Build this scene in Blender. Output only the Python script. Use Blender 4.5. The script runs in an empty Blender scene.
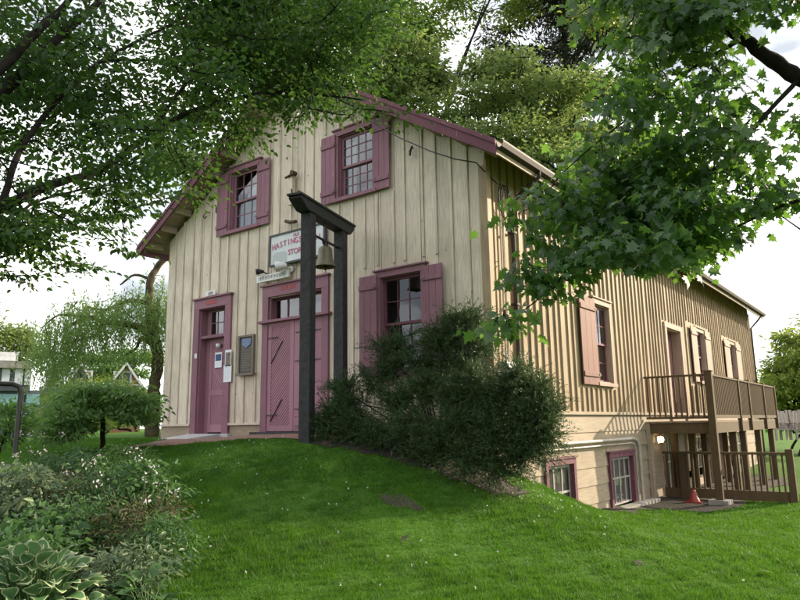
import bpy, bmesh, math, random
import numpy as np
from mathutils import Vector
random.seed(7); RNG = np.random.default_rng(7)
R = math.radians
S = bpy.context.scene
COL = S.collection

# ------------------------------------------------------------------ camera
CAM = np.array([5.076, -9.0317, 0.1328])
YAW, PITCH, ROLL, F = R(-37.083), R(10.4625), R(-0.8992), 673.5
FW = np.array([math.sin(YAW)*math.cos(PITCH), math.cos(YAW)*math.cos(PITCH), math.sin(PITCH)])
_r = np.array([math.cos(YAW), -math.sin(YAW), 0.0]); _u = np.cross(_r, FW)
RT = _r*math.cos(ROLL)+_u*math.sin(ROLL); UP = _u*math.cos(ROLL)-_r*math.sin(ROLL)
cd = bpy.data.cameras.new('camera'); cam = bpy.data.objects.new('camera', cd); COL.objects.link(cam)
from mathutils import Matrix
M = Matrix(((RT[0], UP[0], -FW[0], CAM[0]), (RT[1], UP[1], -FW[1], CAM[1]), (RT[2], UP[2], -FW[2], CAM[2]), (0, 0, 0, 1)))
cam.matrix_world = M
cd.sensor_width = 36; cd.lens = F/800*36; cd.clip_end = 2000; cd.clip_start = .05
S.camera = cam

# ------------------------------------------------------------------ light, sky, exposure
SUN_AZ, SUN_EL = R(27), R(22)         # azimuth from +y towards +x
sd = bpy.data.lights.new('sun', 'SUN'); sun = bpy.data.objects.new('sun', sd); COL.objects.link(sun)
sd.energy = 4.2; sd.angle = R(0.6); sd.color = (1.0, .84, .62)
dv = Vector((math.sin(SUN_AZ)*math.cos(SUN_EL), math.cos(SUN_AZ)*math.cos(SUN_EL), math.sin(SUN_EL)))
sun.rotation_euler = dv.to_track_quat('Z', 'Y').to_euler()
wd = bpy.data.worlds.new('World'); S.world = wd; wd.use_nodes = True
nt = wd.node_tree; nt.nodes.clear()
sky = nt.nodes.new('ShaderNodeTexSky'); sky.sky_type = 'NISHITA'; sky.sun_disc = False
sky.sun_elevation = SUN_EL; sky.sun_rotation = SUN_AZ; sky.air_density = 1.2; sky.dust_density = 3.5; sky.ozone_density = 1
tc = nt.nodes.new('ShaderNodeTexCoord'); mp = nt.nodes.new('ShaderNodeMapping'); mp.inputs['Scale'].default_value = (1, 1, 2.6)
nz = nt.nodes.new('ShaderNodeTexNoise'); nz.inputs['Scale'].default_value = 2.2; nz.inputs['Detail'].default_value = 7; nz.inputs['Roughness'].default_value = .55
rp = nt.nodes.new('ShaderNodeValToRGB'); rp.color_ramp.elements[0].position = .30; rp.color_ramp.elements[1].position = .52
mx = nt.nodes.new('ShaderNodeMix'); mx.data_type = 'RGBA'; 
nz2 = nt.nodes.new('ShaderNodeTexNoise'); nz2.inputs['Scale'].default_value = 3.4; nz2.inputs['Detail'].default_value = 8; nt.links.new(mp.outputs[0], nz2.inputs['Vector'])
rp2 = nt.nodes.new('ShaderNodeValToRGB'); e_ = rp2.color_ramp.elements; e_[0].position = .38; e_[0].color = (.30,.325,.36,1); e_[1].position = .56; e_[1].color = (1,1,1,1)
sc2 = nt.nodes.new('ShaderNodeVectorMath'); sc2.operation = 'SCALE'; sc2.inputs['Scale'].default_value = 10.5; nt.links.new(nz2.outputs[0], rp2.inputs[0]); nt.links.new(rp2.outputs[0], sc2.inputs[0]); nt.links.new(sc2.outputs[0], mx.inputs['B'])
bg = nt.nodes.new('ShaderNodeBackground'); bg.inputs['Strength'].default_value = .12
wo = nt.nodes.new('ShaderNodeOutputWorld')
L = nt.links.new
L(tc.outputs['Generated'], mp.inputs['Vector']); L(mp.outputs[0], nz.inputs['Vector']); L(nz.outputs[0], rp.inputs[0])
L(rp.outputs[0], mx.inputs['Factor']); L(sky.outputs[0], mx.inputs['A']); L(mx.outputs['Result'], bg.inputs['Color']); L(bg.outputs[0], wo.inputs['Surface'])
S.view_settings.view_transform = 'Standard'; S.view_settings.look = 'None'
S.view_settings.exposure = 1.0; S.view_settings.gamma = 1; S.view_settings.use_curve_mapping = False
S.render.engine = 'CYCLES'; S.cycles.max_bounces = 6; S.cycles.transparent_max_bounces = 6

# ------------------------------------------------------------------ helpers
def at(u, v, D):
    """world point seen at photo pixel (u,v) at horizontal distance D"""
    d = FW+(u-400)/F*RT-(v-300)/F*UP
    return CAM+D*d/math.hypot(d[0], d[1])
def on(u, v, ax, t):
    d = FW+(u-400)/F*RT-(v-300)/F*UP
    return CAM+(t-CAM[ax])/d[ax]*d

def tag(o, label=None, cat=None, group=None, kind=None):
    if label: o['label'] = label
    if cat: o['category'] = cat
    if group: o['group'] = group
    if kind: o['kind'] = kind
    return o
def empty(name, loc, label=None, cat=None, group=None):
    o = bpy.data.objects.new(name, None); COL.objects.link(o); o.location = loc; o.empty_display_size = .2
    return tag(o, label, cat, group)
def wloc(p):
    v = Vector((0, 0, 0))
    while p is not None: v += p.location; p = p.parent
    return v
def copy_tree(o, parent=None):
    c = o.copy(); COL.objects.link(c)
    if parent: c.parent = parent
    for ch in list(o.children): copy_tree(ch, c)
    return c
def link(me, name, mat, parent=None):
    o = bpy.data.objects.new(name, me); COL.objects.link(o)
    for m in (mat if isinstance(mat, (list, tuple)) else [mat]): me.materials.append(m)
    if parent is not None: o.parent = parent
    return o

class MB:
    def __init__(s, T=None): s.v = []; s.f = []; s.T = T; s.sm = []
    def add(s, vs, fs, smooth=False):
        n = len(s.v)
        s.v += [tuple(s.T(*p)) if s.T else tuple(p) for p in vs]
        s.f += [tuple(i+n for i in f) for f in fs]; s.sm += [smooth]*len(fs); return s
    def box(s, x0, x1, y0, y1, z0, z1):
        return s.add([(x0,y0,z0),(x1,y0,z0),(x1,y1,z0),(x0,y1,z0),(x0,y0,z1),(x1,y0,z1),(x1,y1,z1),(x0,y1,z1)],
              [(0,3,2,1),(4,5,6,7),(0,1,5,4),(1,2,6,5),(2,3,7,6),(3,0,4,7)])
    def hexa(s, a, b):   # two quads
        return s.add(list(a)+list(b), [(3,2,1,0),(4,5,6,7),(0,1,5,4),(1,2,6,5),(2,3,7,6),(3,0,4,7)])
    def prism(s, poly, d):
        n = len(poly); d = Vector(d); top = [tuple(Vector(p)+d) for p in poly]
        return s.add([tuple(p) for p in poly]+top, [tuple(range(n))[::-1], tuple(range(n, 2*n))]+[(i, (i+1) % n, n+(i+1) % n, n+i) for i in range(n)])
    def bar(s, a, b, w, h, up=(0,0,1)):
        a = Vector(a); b = Vector(b); d = (b-a).normalized(); sd_ = d.cross(Vector(up)).normalized(); u = sd_.cross(d)
        q = [sd_*x*w/2+u*y*h/2 for x, y in ((-1,-1),(1,-1),(1,1),(-1,1))]
        return s.hexa([tuple(a+k) for k in q], [tuple(b+k) for k in q])
    def tube(s, pts, rs, n=8, cap=True):
        pts = [Vector(p) for p in pts]
        if not hasattr(rs, '__len__'): rs = [rs]*len(pts)
        vs = []; pd = None; u = None
        for i, p in enumerate(pts):
            d = (pts[min(i+1, len(pts)-1)]-pts[max(i-1, 0)])
            d = d.normalized() if d.length > 1e-9 else Vector((0,0,1))
            if u is None:
                u = d.orthogonal().normalized()
            else:
                u = (u-d*u.dot(d)); u = u.normalized() if u.length > 1e-6 else d.orthogonal().normalized()
            w = d.cross(u)
            for k in range(n):
                a = 2*math.pi*k/n; vs.append(tuple(p+(u*math.cos(a)+w*math.sin(a))*rs[i]))
        fs = [(i*n+k, i*n+(k+1) % n, (i+1)*n+(k+1) % n, (i+1)*n+k) for i in range(len(pts)-1) for k in range(n)]
        s.add(vs, fs, True)
        if cap: s.add([vs[k] for k in range(n)], [tuple(range(n))[::-1]]); s.add(vs[-n:], [tuple(range(n))])
        return s
    def lathe(s, c, prof, n=20):
        vs = []; 
        for r, z in prof:
            for k in range(n): a = 2*math.pi*k/n; vs.append((c[0]+r*math.cos(a), c[1]+r*math.sin(a), c[2]+z))
        m = len(prof)
        return s.add(vs, [(i*n+k, i*n+(k+1) % n, (i+1)*n+(k+1) % n, (i+1)*n+k) for i in range(m-1) for k in range(n)], True)
    def build(s, name, mat, parent=None, bevel=0, **kw):
        o_ = wloc(parent) if parent is not None else Vector((0,0,0))
        me = bpy.data.meshes.new(name)
        me.from_pydata([(x-o_.x, y-o_.y, z-o_.z) for x, y, z in s.v], [], s.f)
        me.polygons.foreach_set('use_smooth', s.sm)
        bm = bmesh.new(); bm.from_mesh(me); bmesh.ops.recalc_face_normals(bm, faces=bm.faces); bm.to_mesh(me); bm.free()
        o = link(me, name, mat, parent)
        if bevel:
            b = o.modifiers.new('b', 'BEVEL'); b.width = bevel; b.segments = 2; b.limit_method = 'ANGLE'
        if kw: tag(o, **kw)
        return o
    def thing(s, name, mat, label, cat, group=None, kind=None, bevel=0):
        """a one-mesh thing with its origin at its base"""
        a = np.array(s.v); c = ((a[:,0].min()+a[:,0].max())/2, (a[:,1].min()+a[:,1].max())/2, a[:,2].min())
        s.v = [(x-c[0], y-c[1], z-c[2]) for x, y, z in s.v]
        o = s.build(name, mat, None, bevel); o.location = c
        return tag(o, label, cat, group, kind)

def np_mesh(name, V, Fc, mat, parent=None, smooth=False, mi=None):
    """V (n,3), Fc (m,k) equal-size faces"""
    if parent is not None:
        w = wloc(parent); V = V-np.array([w.x, w.y, w.z])
    me = bpy.data.meshes.new(name); n, k = Fc.shape
    me.vertices.add(len(V)); me.vertices.foreach_set('co', V.astype(np.float32).ravel())
    me.loops.add(n*k); me.loops.foreach_set('vertex_index', Fc.astype(np.int32).ravel())
    me.polygons.add(n); me.polygons.foreach_set('loop_start', (np.arange(n)*k).astype(np.int32))
    if smooth: me.polygons.foreach_set('use_smooth', np.ones(n, bool))
    if mi is not None: me.polygons.foreach_set('material_index', mi.astype(np.int32))
    me.update(calc_edges=True)
    return link(me, name, mat, parent)

# ------------------------------------------------------------------ materials
MATS = {}
def nodes(name):
    m = bpy.data.materials.new(name); m.use_nodes = True; t = m.node_tree; b = t.nodes['Principled BSDF']; MATS[name] = m
    return m, t, b
def N(t, typ, **kw):
    n = t.nodes.new(typ)
    for k, v in kw.items():
        if k in n.inputs: n.inputs[k].default_value = v
        else: setattr(n, k, v)
    return n
def mixc(t, fac, a, b, mode='MIX'):
    m = t.nodes.new('ShaderNodeMix'); m.data_type = 'RGBA'; m.blend_type = mode
    for s_, x in (('Factor', fac), ('A', a), ('B', b)):
        if hasattr(x, 'is_linked') or isinstance(x, bpy.types.NodeSocket): t.links.new(x, m.inputs[s_])
        else: m.inputs[s_].default_value = x if s_ == 'Factor' else (*x, 1)
    return m.outputs['Result']
def ramp(t, src, p0, p1, c0=(0,0,0,1), c1=(1,1,1,1)):
    r = t.nodes.new('ShaderNodeValToRGB'); e = r.color_ramp.elements
    e[0].position = p0; e[1].position = p1; e[0].color = c0; e[1].color = c1
    t.links.new(src, r.inputs[0]); return r.outputs[0]
def noise(t, scale, vec=(1,1,1), detail=5, rough=.6, geo=True):
    tcn = t.nodes.new('ShaderNodeTexCoord'); m = t.nodes.new('ShaderNodeMapping'); m.inputs['Scale'].default_value = vec
    n = t.nodes.new('ShaderNodeTexNoise'); n.inputs['Scale'].default_value = scale; n.inputs['Detail'].default_value = detail; n.inputs['Roughness'].default_value = rough
    t.links.new(tcn.outputs['Object'], m.inputs[0]); t.links.new(m.outputs[0], n.inputs['Vector']); return n.outputs[0]
def bump(t, b, src, strength, dist=.01):
    n = t.nodes.new('ShaderNodeBump'); n.inputs['Strength'].default_value = strength; n.inputs['Distance'].default_value = dist
    t.links.new(src, n.inputs['Height']); t.links.new(n.outputs[0], b.inputs['Normal'])
def paint(name, c, dirt=(.12,.10,.08), dirtamt=.5, rough=.65, vec=(14,14,.8), isl=.12, peel=None, spec=.3):
    m, t, b = nodes(name)
    grain = noise(t, 3, vec, 6, .65); blot = noise(t, 1.3, (1,1,1), 5, .6)
    g = t.nodes.new('ShaderNodeNewGeometry')
    iv = t.nodes.new('ShaderNodeMapRange'); iv.inputs['To Min'].default_value = 1-isl; iv.inputs['To Max'].default_value = 1+isl
    t.links.new(g.outputs['Random Per Island'], iv.inputs['Value'])
    c1 = mixc(t, ramp(t, grain, .42, .80, (0,0,0,1), (dirtamt,)*3+(1,)), c, dirt)
    c2 = mixc(t, ramp(t, blot, .45, .8, (0,0,0,1), (dirtamt*.6,)*3+(1,)), c1, dirt)
    if peel:
        sp = noise(t, 9, (3,3,.7), 8, .7)
        c2 = mixc(t, ramp(t, sp, .62, .66), c2, peel)
    # small knots / nail stains
    vo = t.nodes.new('ShaderNodeTexVoronoi'); vo.inputs['Scale'].default_value = 3.2; tcn = t.nodes.new('ShaderNodeTexCoord'); t.links.new(tcn.outputs['Object'], vo.inputs['Vector'])
    c2 = mixc(t, ramp(t, vo.outputs['Distance'], .03, .09, (dirtamt,)*3+(1,), (0,0,0,1)), c2, dirt)
    v = t.nodes.new('ShaderNodeVectorMath'); v.operation = 'SCALE'
    t.links.new(c2, v.inputs[0]); t.links.new(iv.outputs[0], v.inputs['Scale']); t.links.new(v.outputs[0], b.inputs['Base Color'])
    b.inputs['Roughness'].default_value = rough; b.inputs['Specular IOR Level'].default_value = spec
    bump(t, b, grain, .5, .006); return m
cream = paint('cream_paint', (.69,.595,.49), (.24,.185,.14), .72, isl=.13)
creamside_shaded = paint('cream_paint_side_shaded', (.385,.29,.185), (.13,.09,.05), .75, isl=.14)  # dirtier copy of the cream, its colour darkened to carry the trees' shade
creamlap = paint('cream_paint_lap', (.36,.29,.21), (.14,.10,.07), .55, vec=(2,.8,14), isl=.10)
mauve = paint('mauve_paint', (.265,.125,.165), (.12,.07,.085), .6, isl=.12, peel=(.30,.19,.22))
mauvedoor = paint('mauve_door_paint', (.35,.175,.225), (.17,.09,.11), .4, isl=.06)
mauvedark = paint('mauve_trim_paint', (.15,.05,.075), (.06,.03,.03), .5, isl=.08, peel=(.30,.2,.2))
timber = paint('dark_timber', (.040,.040,.044), (.010,.009,.009), .8, .6, vec=(5,5,3), isl=.1, spec=.35)
for _n in timber.node_tree.nodes:
    if _n.type == 'BUMP': _n.inputs['Strength'].default_value = 1; _n.inputs['Distance'].default_value = .03
deckwood = paint('deck_wood', (.105,.070,.035), (.035,.024,.013), .6, .8, vec=(10,10,1.5), isl=.22)
deckplank = paint('deck_plank', (.27,.20,.14), (.12,.09,.06), .6, .8, vec=(10,1,10), isl=.2)
greywood = paint('grey_wood', (.2,.17,.14), (.08,.07,.06), .6, .85)
def plain(name, c, rough=.5, metal=0, nscale=0, c2=None, b_=0, spec=.5):
    m, t, b = nodes(name); b.inputs['Base Color'].default_value = (*c, 1); b.inputs['Roughness'].default_value = rough; b.inputs['Metallic'].default_value = metal; b.inputs['Specular IOR Level'].default_value = spec
    if nscale:
        n = noise(t, nscale); t.links.new(mixc(t, ramp(t, n, .35, .7), c, c2 or tuple(x*.5 for x in c)), b.inputs['Base Color'])
        if b_: bump(t, b, n, b_, .02)
    return m
palewood = plain('pale_grey_wood', (.38,.34,.31), .8, 0, 5, (.3,.28,.26))
blackmetal = plain('black_metal', (.012,.012,.013), .35, .0, 8, (.03,.028,.026))
gutterm = plain('dark_brown_metal', (.04,.024,.018), .65, 0, 5, (.025,.017,.013))
bronze = plain('bell_bronze', (.20,.165,.105), .5, .55, 6, (.10,.10,.07), .2)
white = plain('white_paint', (.75,.75,.74), .5, 0, 4, (.55,.55,.53))
whitefix = plain('white_fixture', (.7,.7,.7), .35)
paper = plain('paper', (.72,.74,.80), .8)
paperblue = plain('printed_blue', (.05,.09,.2), .7)
printdark = plain('printed_dark', (.06,.05,.05), .7, 0, 30, (.3,.25,.2))
redpaint = plain('red_lettering_paint', (.34,.05,.05), .6)
plaqueblue = plain('plaque_blue', (.07,.13,.30), .45, 0, 20, (.2,.25,.35))
plaquedark = plain('plaque_bronze', (.055,.05,.045), .4, .4, 25, (.12,.10,.085), .3)
rust = plain('rusty_metal', (.12,.06,.035), .7, .3, 8, (.05,.035,.025), .3)
concrete = plain('concrete', (.33,.31,.28), .9, 0, 3, (.17,.16,.13), .4)
palecon = plain('pale_concrete', (.50,.49,.50), .85, 0, 5, (.36,.35,.35), .2)
interior = plain('dark_interior', (.06,.05,.045), .9)
curtain = plain('curtain_cloth', (.70,.72,.76), .9, 0, 3, (.5,.52,.56))
blind = plain('tan_blind', (.46,.40,.34), .9, 0, 3, (.38,.32,.27))
pvc = plain('pale_pipe', (.42,.38,.33), .5, 0, 4, (.28,.25,.2))
meterm = plain('meter_grey', (.42,.44,.46), .5, .2, 6, (.32,.33,.34))
redcone = plain('red_plastic', (.26,.035,.025), .45)
orange = plain('orange_cloth', (.75,.14,.03), .7)
skin = plain('skin', (.45,.26,.19), .6)
darkcloth = plain('dark_cloth', (.04,.04,.06), .8)
signw = plain('sign_face', (.60,.63,.64), .4, 0, 3, (.5,.53,.55))
signtxt = plain('sign_lettering', (.42,.10,.20), .6)
signgrey = plain('sign_drawing', (.42,.45,.46), .6)
teal = plain('teal_panel', (.22,.42,.42), .5, 0, 2, (.18,.34,.35))
greyroof = plain('grey_cladding', (.10,.11,.13), .6, 0, 2, (.07,.08,.09))
brickhouse = plain('far_brick', (.36,.17,.11), .9, 0, 10, (.28,.14,.10))
tileroof = plain('far_roof', (.20,.13,.10), .9, 0, 5, (.14,.10,.08))
m, t, b = nodes('glass')
t.nodes.remove(b); o_ = t.nodes['Material Output']
lw = N(t, 'ShaderNodeLayerWeight', Blend=.5); pw = N(t, 'ShaderNodeMath', operation='POWER'); pw.inputs[1].default_value = 3; t.links.new(lw.outputs['Facing'], pw.inputs[0]); fr = N(t, 'ShaderNodeMath', operation='MULTIPLY_ADD'); fr.inputs[1].default_value = .8; fr.inputs[2].default_value = .11; t.links.new(pw.outputs[0], fr.inputs[0]); gl = N(t, 'ShaderNodeBsdfGlossy', Roughness=.03); gl.inputs['Color'].default_value = (.85,.88,.92,1)
tr = t.nodes.new('ShaderNodeBsdfTransparent'); tr.inputs['Color'].default_value = (.62,.66,.68,1); ms = t.nodes.new('ShaderNodeMixShader')
nn = noise(t, 1.6, (1,1,1), 2, .5); bp_ = N(t, 'ShaderNodeBump', Strength=.12, Distance=.05); t.links.new(nn, bp_.inputs['Height']); t.links.new(bp_.outputs[0], gl.inputs['Normal'])
t.links.new(fr.outputs[0], ms.inputs[0]); t.links.new(tr.outputs[0], ms.inputs[1]); t.links.new(gl.outputs[0], ms.inputs[2]); t.links.new(ms.outputs[0], o_.inputs['Surface'])
glass = m
m, t, b = nodes('lamp_glow'); b.inputs['Emission Color'].default_value = (1,.72,.38,1); b.inputs['Emission Strength'].default_value = 6; glow = m

def leafmat(name, c, c2, trans=.35, gloss=.35, tcol=None, island=True, rough=.45):
    m, t, b = nodes(name); o = t.nodes['Material Output']
    g = t.nodes.new('ShaderNodeNewGeometry')
    big = noise(t, 1.6 if name == 'grass_blade' else .9, (1,1,1), 6 if name == 'grass_blade' else 2, .6)
    a = mixc(t, g.outputs['Random Per Island'], c, c2)
    a = mixc(t, ramp(t, big, .35, .65), a, tuple((x*.6+y*.4)*.85 for x, y in zip(c, c2)) if name != 'grass_blade' else (.022,.068,.008))
    t.links.new(a, b.inputs['Base Color']); b.inputs['Roughness'].default_value = rough; b.inputs['Specular IOR Level'].default_value = gloss
    tl = t.nodes.new('ShaderNodeBsdfTranslucent'); ms = t.nodes.new('ShaderNodeMixShader'); ms.inputs[0].default_value = trans
    tcl = mixc(t, .8, a, tcol or tuple(min(1, x*2.2) for x in c2), 'MIX'); t.links.new(tcl, tl.inputs['Color'])
    t.links.new(b.outputs[0], ms.inputs[1]); t.links.new(tl.outputs[0], ms.inputs[2]); t.links.new(ms.outputs[0], o.inputs['Surface']); return m
lf_left = leafmat('leaf_left', (.020,.052,.016), (.045,.10,.024), .34, .4, (.14,.28,.04))
lf_right = leafmat('leaf_maple', (.018,.050,.020), (.045,.10,.030), .45, .6, (.20,.40,.05), rough=.35)
lf_back = leafmat('leaf_back', (.10,.17,.05), (.18,.24,.07), .45, .3, (.30,.40,.11))
lf_yel = leafmat('leaf_yellow', (.12,.20,.04), (.19,.26,.05), .45, .3, (.34,.44,.07))
lf_con = leafmat('needle_dark', (.022,.035,.022), (.05,.06,.03), .1, .3)
lf_wil = leafmat('leaf_willow', (.12,.21,.06), (.19,.29,.08), .5, .3, (.28,.42,.10))
lf_jm = leafmat('leaf_small_maple', (.055,.12,.03), (.11,.20,.045), .4, .35)
lf_jun = leafmat('juniper_needle', (.026,.060,.026), (.075,.12,.042), .15, .25)
lf_bed = leafmat('leaf_bed', (.035,.09,.03), (.08,.16,.045), .3, .4)
lf_bed2 = leafmat('leaf_bed_grey', (.07,.12,.06), (.13,.18,.09), .3, .4)
lf_brown = leafmat('leaf_bronze', (.06,.075,.03), (.11,.10,.045), .25, .3)
lf_hosta = leafmat('hosta_green', (.06,.14,.05), (.10,.20,.07), .25, .4)
lf_hostam = leafmat('hosta_cream_margin', (.36,.42,.22), (.48,.52,.30), .2, .4)
petal = leafmat('white_petal', (.6,.58,.58), (.75,.70,.72), .3, .2)
petalp = leafmat('pink_petal', (.5,.38,.42), (.6,.48,.5), .3, .2)
grassm = leafmat('grass_blade', (.030,.105,.008), (.078,.19,.014), .33, .2, (.15,.34,.025), rough=.5)
bark = plain('bark_dark', (.022,.018,.015), .95, 0, 12, (.010,.008,.007), .6, .2)
barkm = plain('bark_mossy', (.10,.085,.045), .95, 0, 7, (.03,.024,.018), 1.0, .2)
# ground
m, t, b = nodes('lawn_soil'); n1 = noise(t, .5, (1,1,1), 6); n2 = noise(t, 14, (1,1,1), 5)
c = mixc(t, ramp(t, n1, .3, .7), (.045,.115,.012), (.075,.155,.018)); c = mixc(t, ramp(t, n2, .45, .9), c, (.035,.07,.012)); t.links.new(c, b.inputs['Base Color']); b.inputs['Roughness'].default_value = .95
b.inputs['Specular IOR Level'].default_value = .1; bump(t, b, n2, .6, .03); lawnm = m
m, t, b = nodes('bed_soil'); n2 = noise(t, 9, (1,1,1), 6); t.links.new(mixc(t, ramp(t, n2, .35, .7), (.05,.038,.025), (.02,.016,.011)), b.inputs['Base Color']); b.inputs['Roughness'].default_value = 1; bump(t, b, n2, .8, .05); soil = m
m, t, b = nodes('brick_paving'); tcn = t.nodes.new('ShaderNodeTexCoord'); bk = N(t, 'ShaderNodeTexBrick', Scale=5.0)
bk.inputs['Color1'].default_value = (.30,.13,.095,1); bk.inputs['Color2'].default_value = (.22,.12,.09,1); bk.inputs['Mortar'].default_value = (.16,.13,.11,1); bk.inputs['Mortar Size'].default_value = .015
t.links.new(tcn.outputs['Object'], bk.inputs['Vector']); n2 = noise(t, 4); t.links.new(mixc(t, ramp(t, n2, .4, .75), bk.outputs['Color'], (.14,.10,.08)), b.inputs['Base Color']); b.inputs['Roughness'].default_value = .9; bump(t, b, bk.outputs['Fac'], -.5, .01); brick = m
m, t, b = nodes('roof_shingle'); tcn = t.nodes.new('ShaderNodeTexCoord'); bk = N(t, 'ShaderNodeTexBrick', Scale=4.0)
bk.inputs['Color1'].default_value = (.06,.05,.045,1); bk.inputs['Color2'].default_value = (.10,.085,.07,1); bk.inputs['Mortar'].default_value = (.02,.02,.02,1)
mpn = N(t, 'ShaderNodeMapping'); mpn.inputs['Rotation'].default_value = (0, 0, R(90)); t.links.new(tcn.outputs['Object'], mpn.inputs[0]); t.links.new(mpn.outputs[0], bk.inputs['Vector'])
t.links.new(bk.outputs['Color'], b.inputs['Base Color']); b.inputs['Roughness'].default_value = .9; shingle = m

# ------------------------------------------------------------------ terrain
CP = np.array([(-12,0,-.10),(-8.5,0,-.09),(-4,0,-.05),(-2,0,-.08),(-1,0,-.15),(-9,-2.4,-.2),(-4.9,-2.4,-.17),(-2.6,-1.8,-.07),(-1.6,-1.2,-.13),(0,-.2,-.48),(0,2,-1.05),(.9,1.1,-1.22),(0,3,-1.38),(0,4.4,-1.56),
 (0,8,-1.64),(0,14,-1.7),(3,8,-1.62),(3,14,-1.7),(6,6,-1.68),(10,0,-1.85),(5,-9,-1.5),(2,-5.5,-1.2),(-1,-5,-.85),(-4,-6,-.75),(-8,-6,-.55),(-12,-6,-.4),(0,-9,-1.2),(-4,-10,-1.0),(2,0,-1.2),(2.2,3,-1.55),(10,-9,-1.95),
 (-22,0,-.2),(-22,22,-.2),(-22,-18,-.5),(16,16,-1.9),(22,-18,-2.1),(0,32,-1.7),(-10,12,-.15),(-9,24,-.6),(1,-2.5,-.98),(-30,10,-.3),(25,30,-2.1),(4,3,-1.58)])
def _k(r): return np.where(r > 1e-9, r*r*np.log(np.maximum(r, 1e-9)), 0)
_n = len(CP); _A = np.zeros((_n+3, _n+3)); _d = np.hypot(CP[:,0][:,None]-CP[:,0], CP[:,1][:,None]-CP[:,1])
_A[:_n,:_n] = _k(_d)+np.eye(_n)*.02; _P = np.c_[np.ones(_n), CP[:,:2]]; _A[:_n,_n:] = _P; _A[_n:,:_n] = _P.T
_w = np.linalg.solve(_A, np.r_[CP[:,2], 0, 0, 0])
def H(x, y):
    x = np.clip(np.asarray(x, float), -34, 26); y = np.clip(np.asarray(y, float), -20, 34)
    sh = x.shape; x = x.ravel(); y = y.ravel(); out = np.empty_like(x)
    for i in range(0, len(x), 50000):
        a, b_ = x[i:i+50000], y[i:i+50000]
        out[i:i+50000] = _k(np.hypot(a[:,None]-CP[:,0], b_[:,None]-CP[:,1]))@_w[:_n]+_w[_n]+a*_w[_n+1]+b_*_w[_n+2]
    out += .012*np.sin(x*2.1+1)*np.sin(y*1.7)+.008*np.sin(x*4.7)*np.cos(y*5.3+x)
    return out.reshape(sh)
def h1(x, y): return float(H(np.array([x]), np.array([y]))[0])
def axis(lo, hi, st, far):
    a = list(np.arange(lo, hi+1e-6, st)); s_ = st; p = hi
    while p < far: s_ *= 1.35; p += s_; a.append(p)
    s_ = st; p = lo
    while p > -far: s_ *= 1.35; p -= s_; a.insert(0, p)
    return np.array(a)
gx = axis(-12, 10, .22, 900); gy = axis(-8, 16, .22, 900)
GX, GY = np.meshgrid(gx, gy); GZ = H(GX, GY)
nx, ny = len(gx), len(gy); ii = (np.arange(ny-1)[:,None]*nx+np.arange(nx-1)).ravel()
g = np_mesh('ground', np.c_[GX.ravel(), GY.ravel(), GZ.ravel()], np.c_[ii, ii+1, ii+nx+1, ii+nx], lawnm, None, True); tag(g, kind='structure')
def patch(name, poly_in, box, mat, dz, step=.12):
    xs = np.arange(box[0], box[1], step); ys = np.arange(box[2], box[3], step); X, Y = np.meshgrid(xs, ys); V = np.c_[X.ravel(), Y.ravel(), (H(X, Y)+dz).ravel()]
    n = len(xs); i = (np.arange(len(ys)-1)[:,None]*n+np.arange(n-1)).ravel(); Fc = np.c_[i, i+1, i+n+1, i+n]
    c = V[Fc].mean(1); Fc = Fc[poly_in(c[:,0], c[:,1])]
    used = np.unique(Fc); rm = np.full(len(V), -1); rm[used] = np.arange(len(used))
    return np_mesh(name, V[used], rm[Fc], mat, None, True)
def in_path(x, y): return (y > -1.75-.33*np.clip(-x-3, 0, 3)-.04*np.clip(-x-6, 0, 9)) & (y < .0) & (x < -1.9) & (x > -5.9-.62*(y+2.3)-1.2*np.clip(y+1.2, 0, 2)+.08*np.sin(y*9))
def in_bed(x, y):     # planting bed, left foreground
    d = np.hypot(x-CAM[0], y-CAM[1]); az = np.degrees(np.arctan2(x-CAM[0], y-CAM[1]))
    lim = -57.0+1.2*np.sin(d*1.7)+np.clip(d-7.5, 0, 4)*-.9
    return (az < lim) & (az > -100) & (d > 2.0) & (d < 11.2)
BPC = (.15, -2.62)
def in_bare(x, y): return ((x-BPC[0])/.26)**2+((y-BPC[1])/.16)**2 < 1+.35*np.sin(x*17)+.3*np.sin(y*23+x*9)
def in_dirt(x, y): return (x > -.0) & (x < 1.75+.2*np.sin(y*2)) & (y > 4.0+.25*np.sin(x*4)) & (y < 16) & ~((x > .55+.1*np.sin(y*5)) & (y < 5.6))
tag(patch('path', in_path, (-13, -1.8, -4.2, .1), brick, .012, .1), kind='structure')
tag(patch('bed_soil', in_bed, (-6, 5, -10, -1), soil, .012), kind='structure')
tag(patch('bare_soil', in_bare, (BPC[0]-.8, BPC[0]+.8, BPC[1]-.6, BPC[1]+.6), soil, .006, .04), kind='structure')
tag(patch('dirt_ground', in_dirt, (0, 2.3, 3.5, 16), soil, .012, .1), kind='structure')

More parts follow.
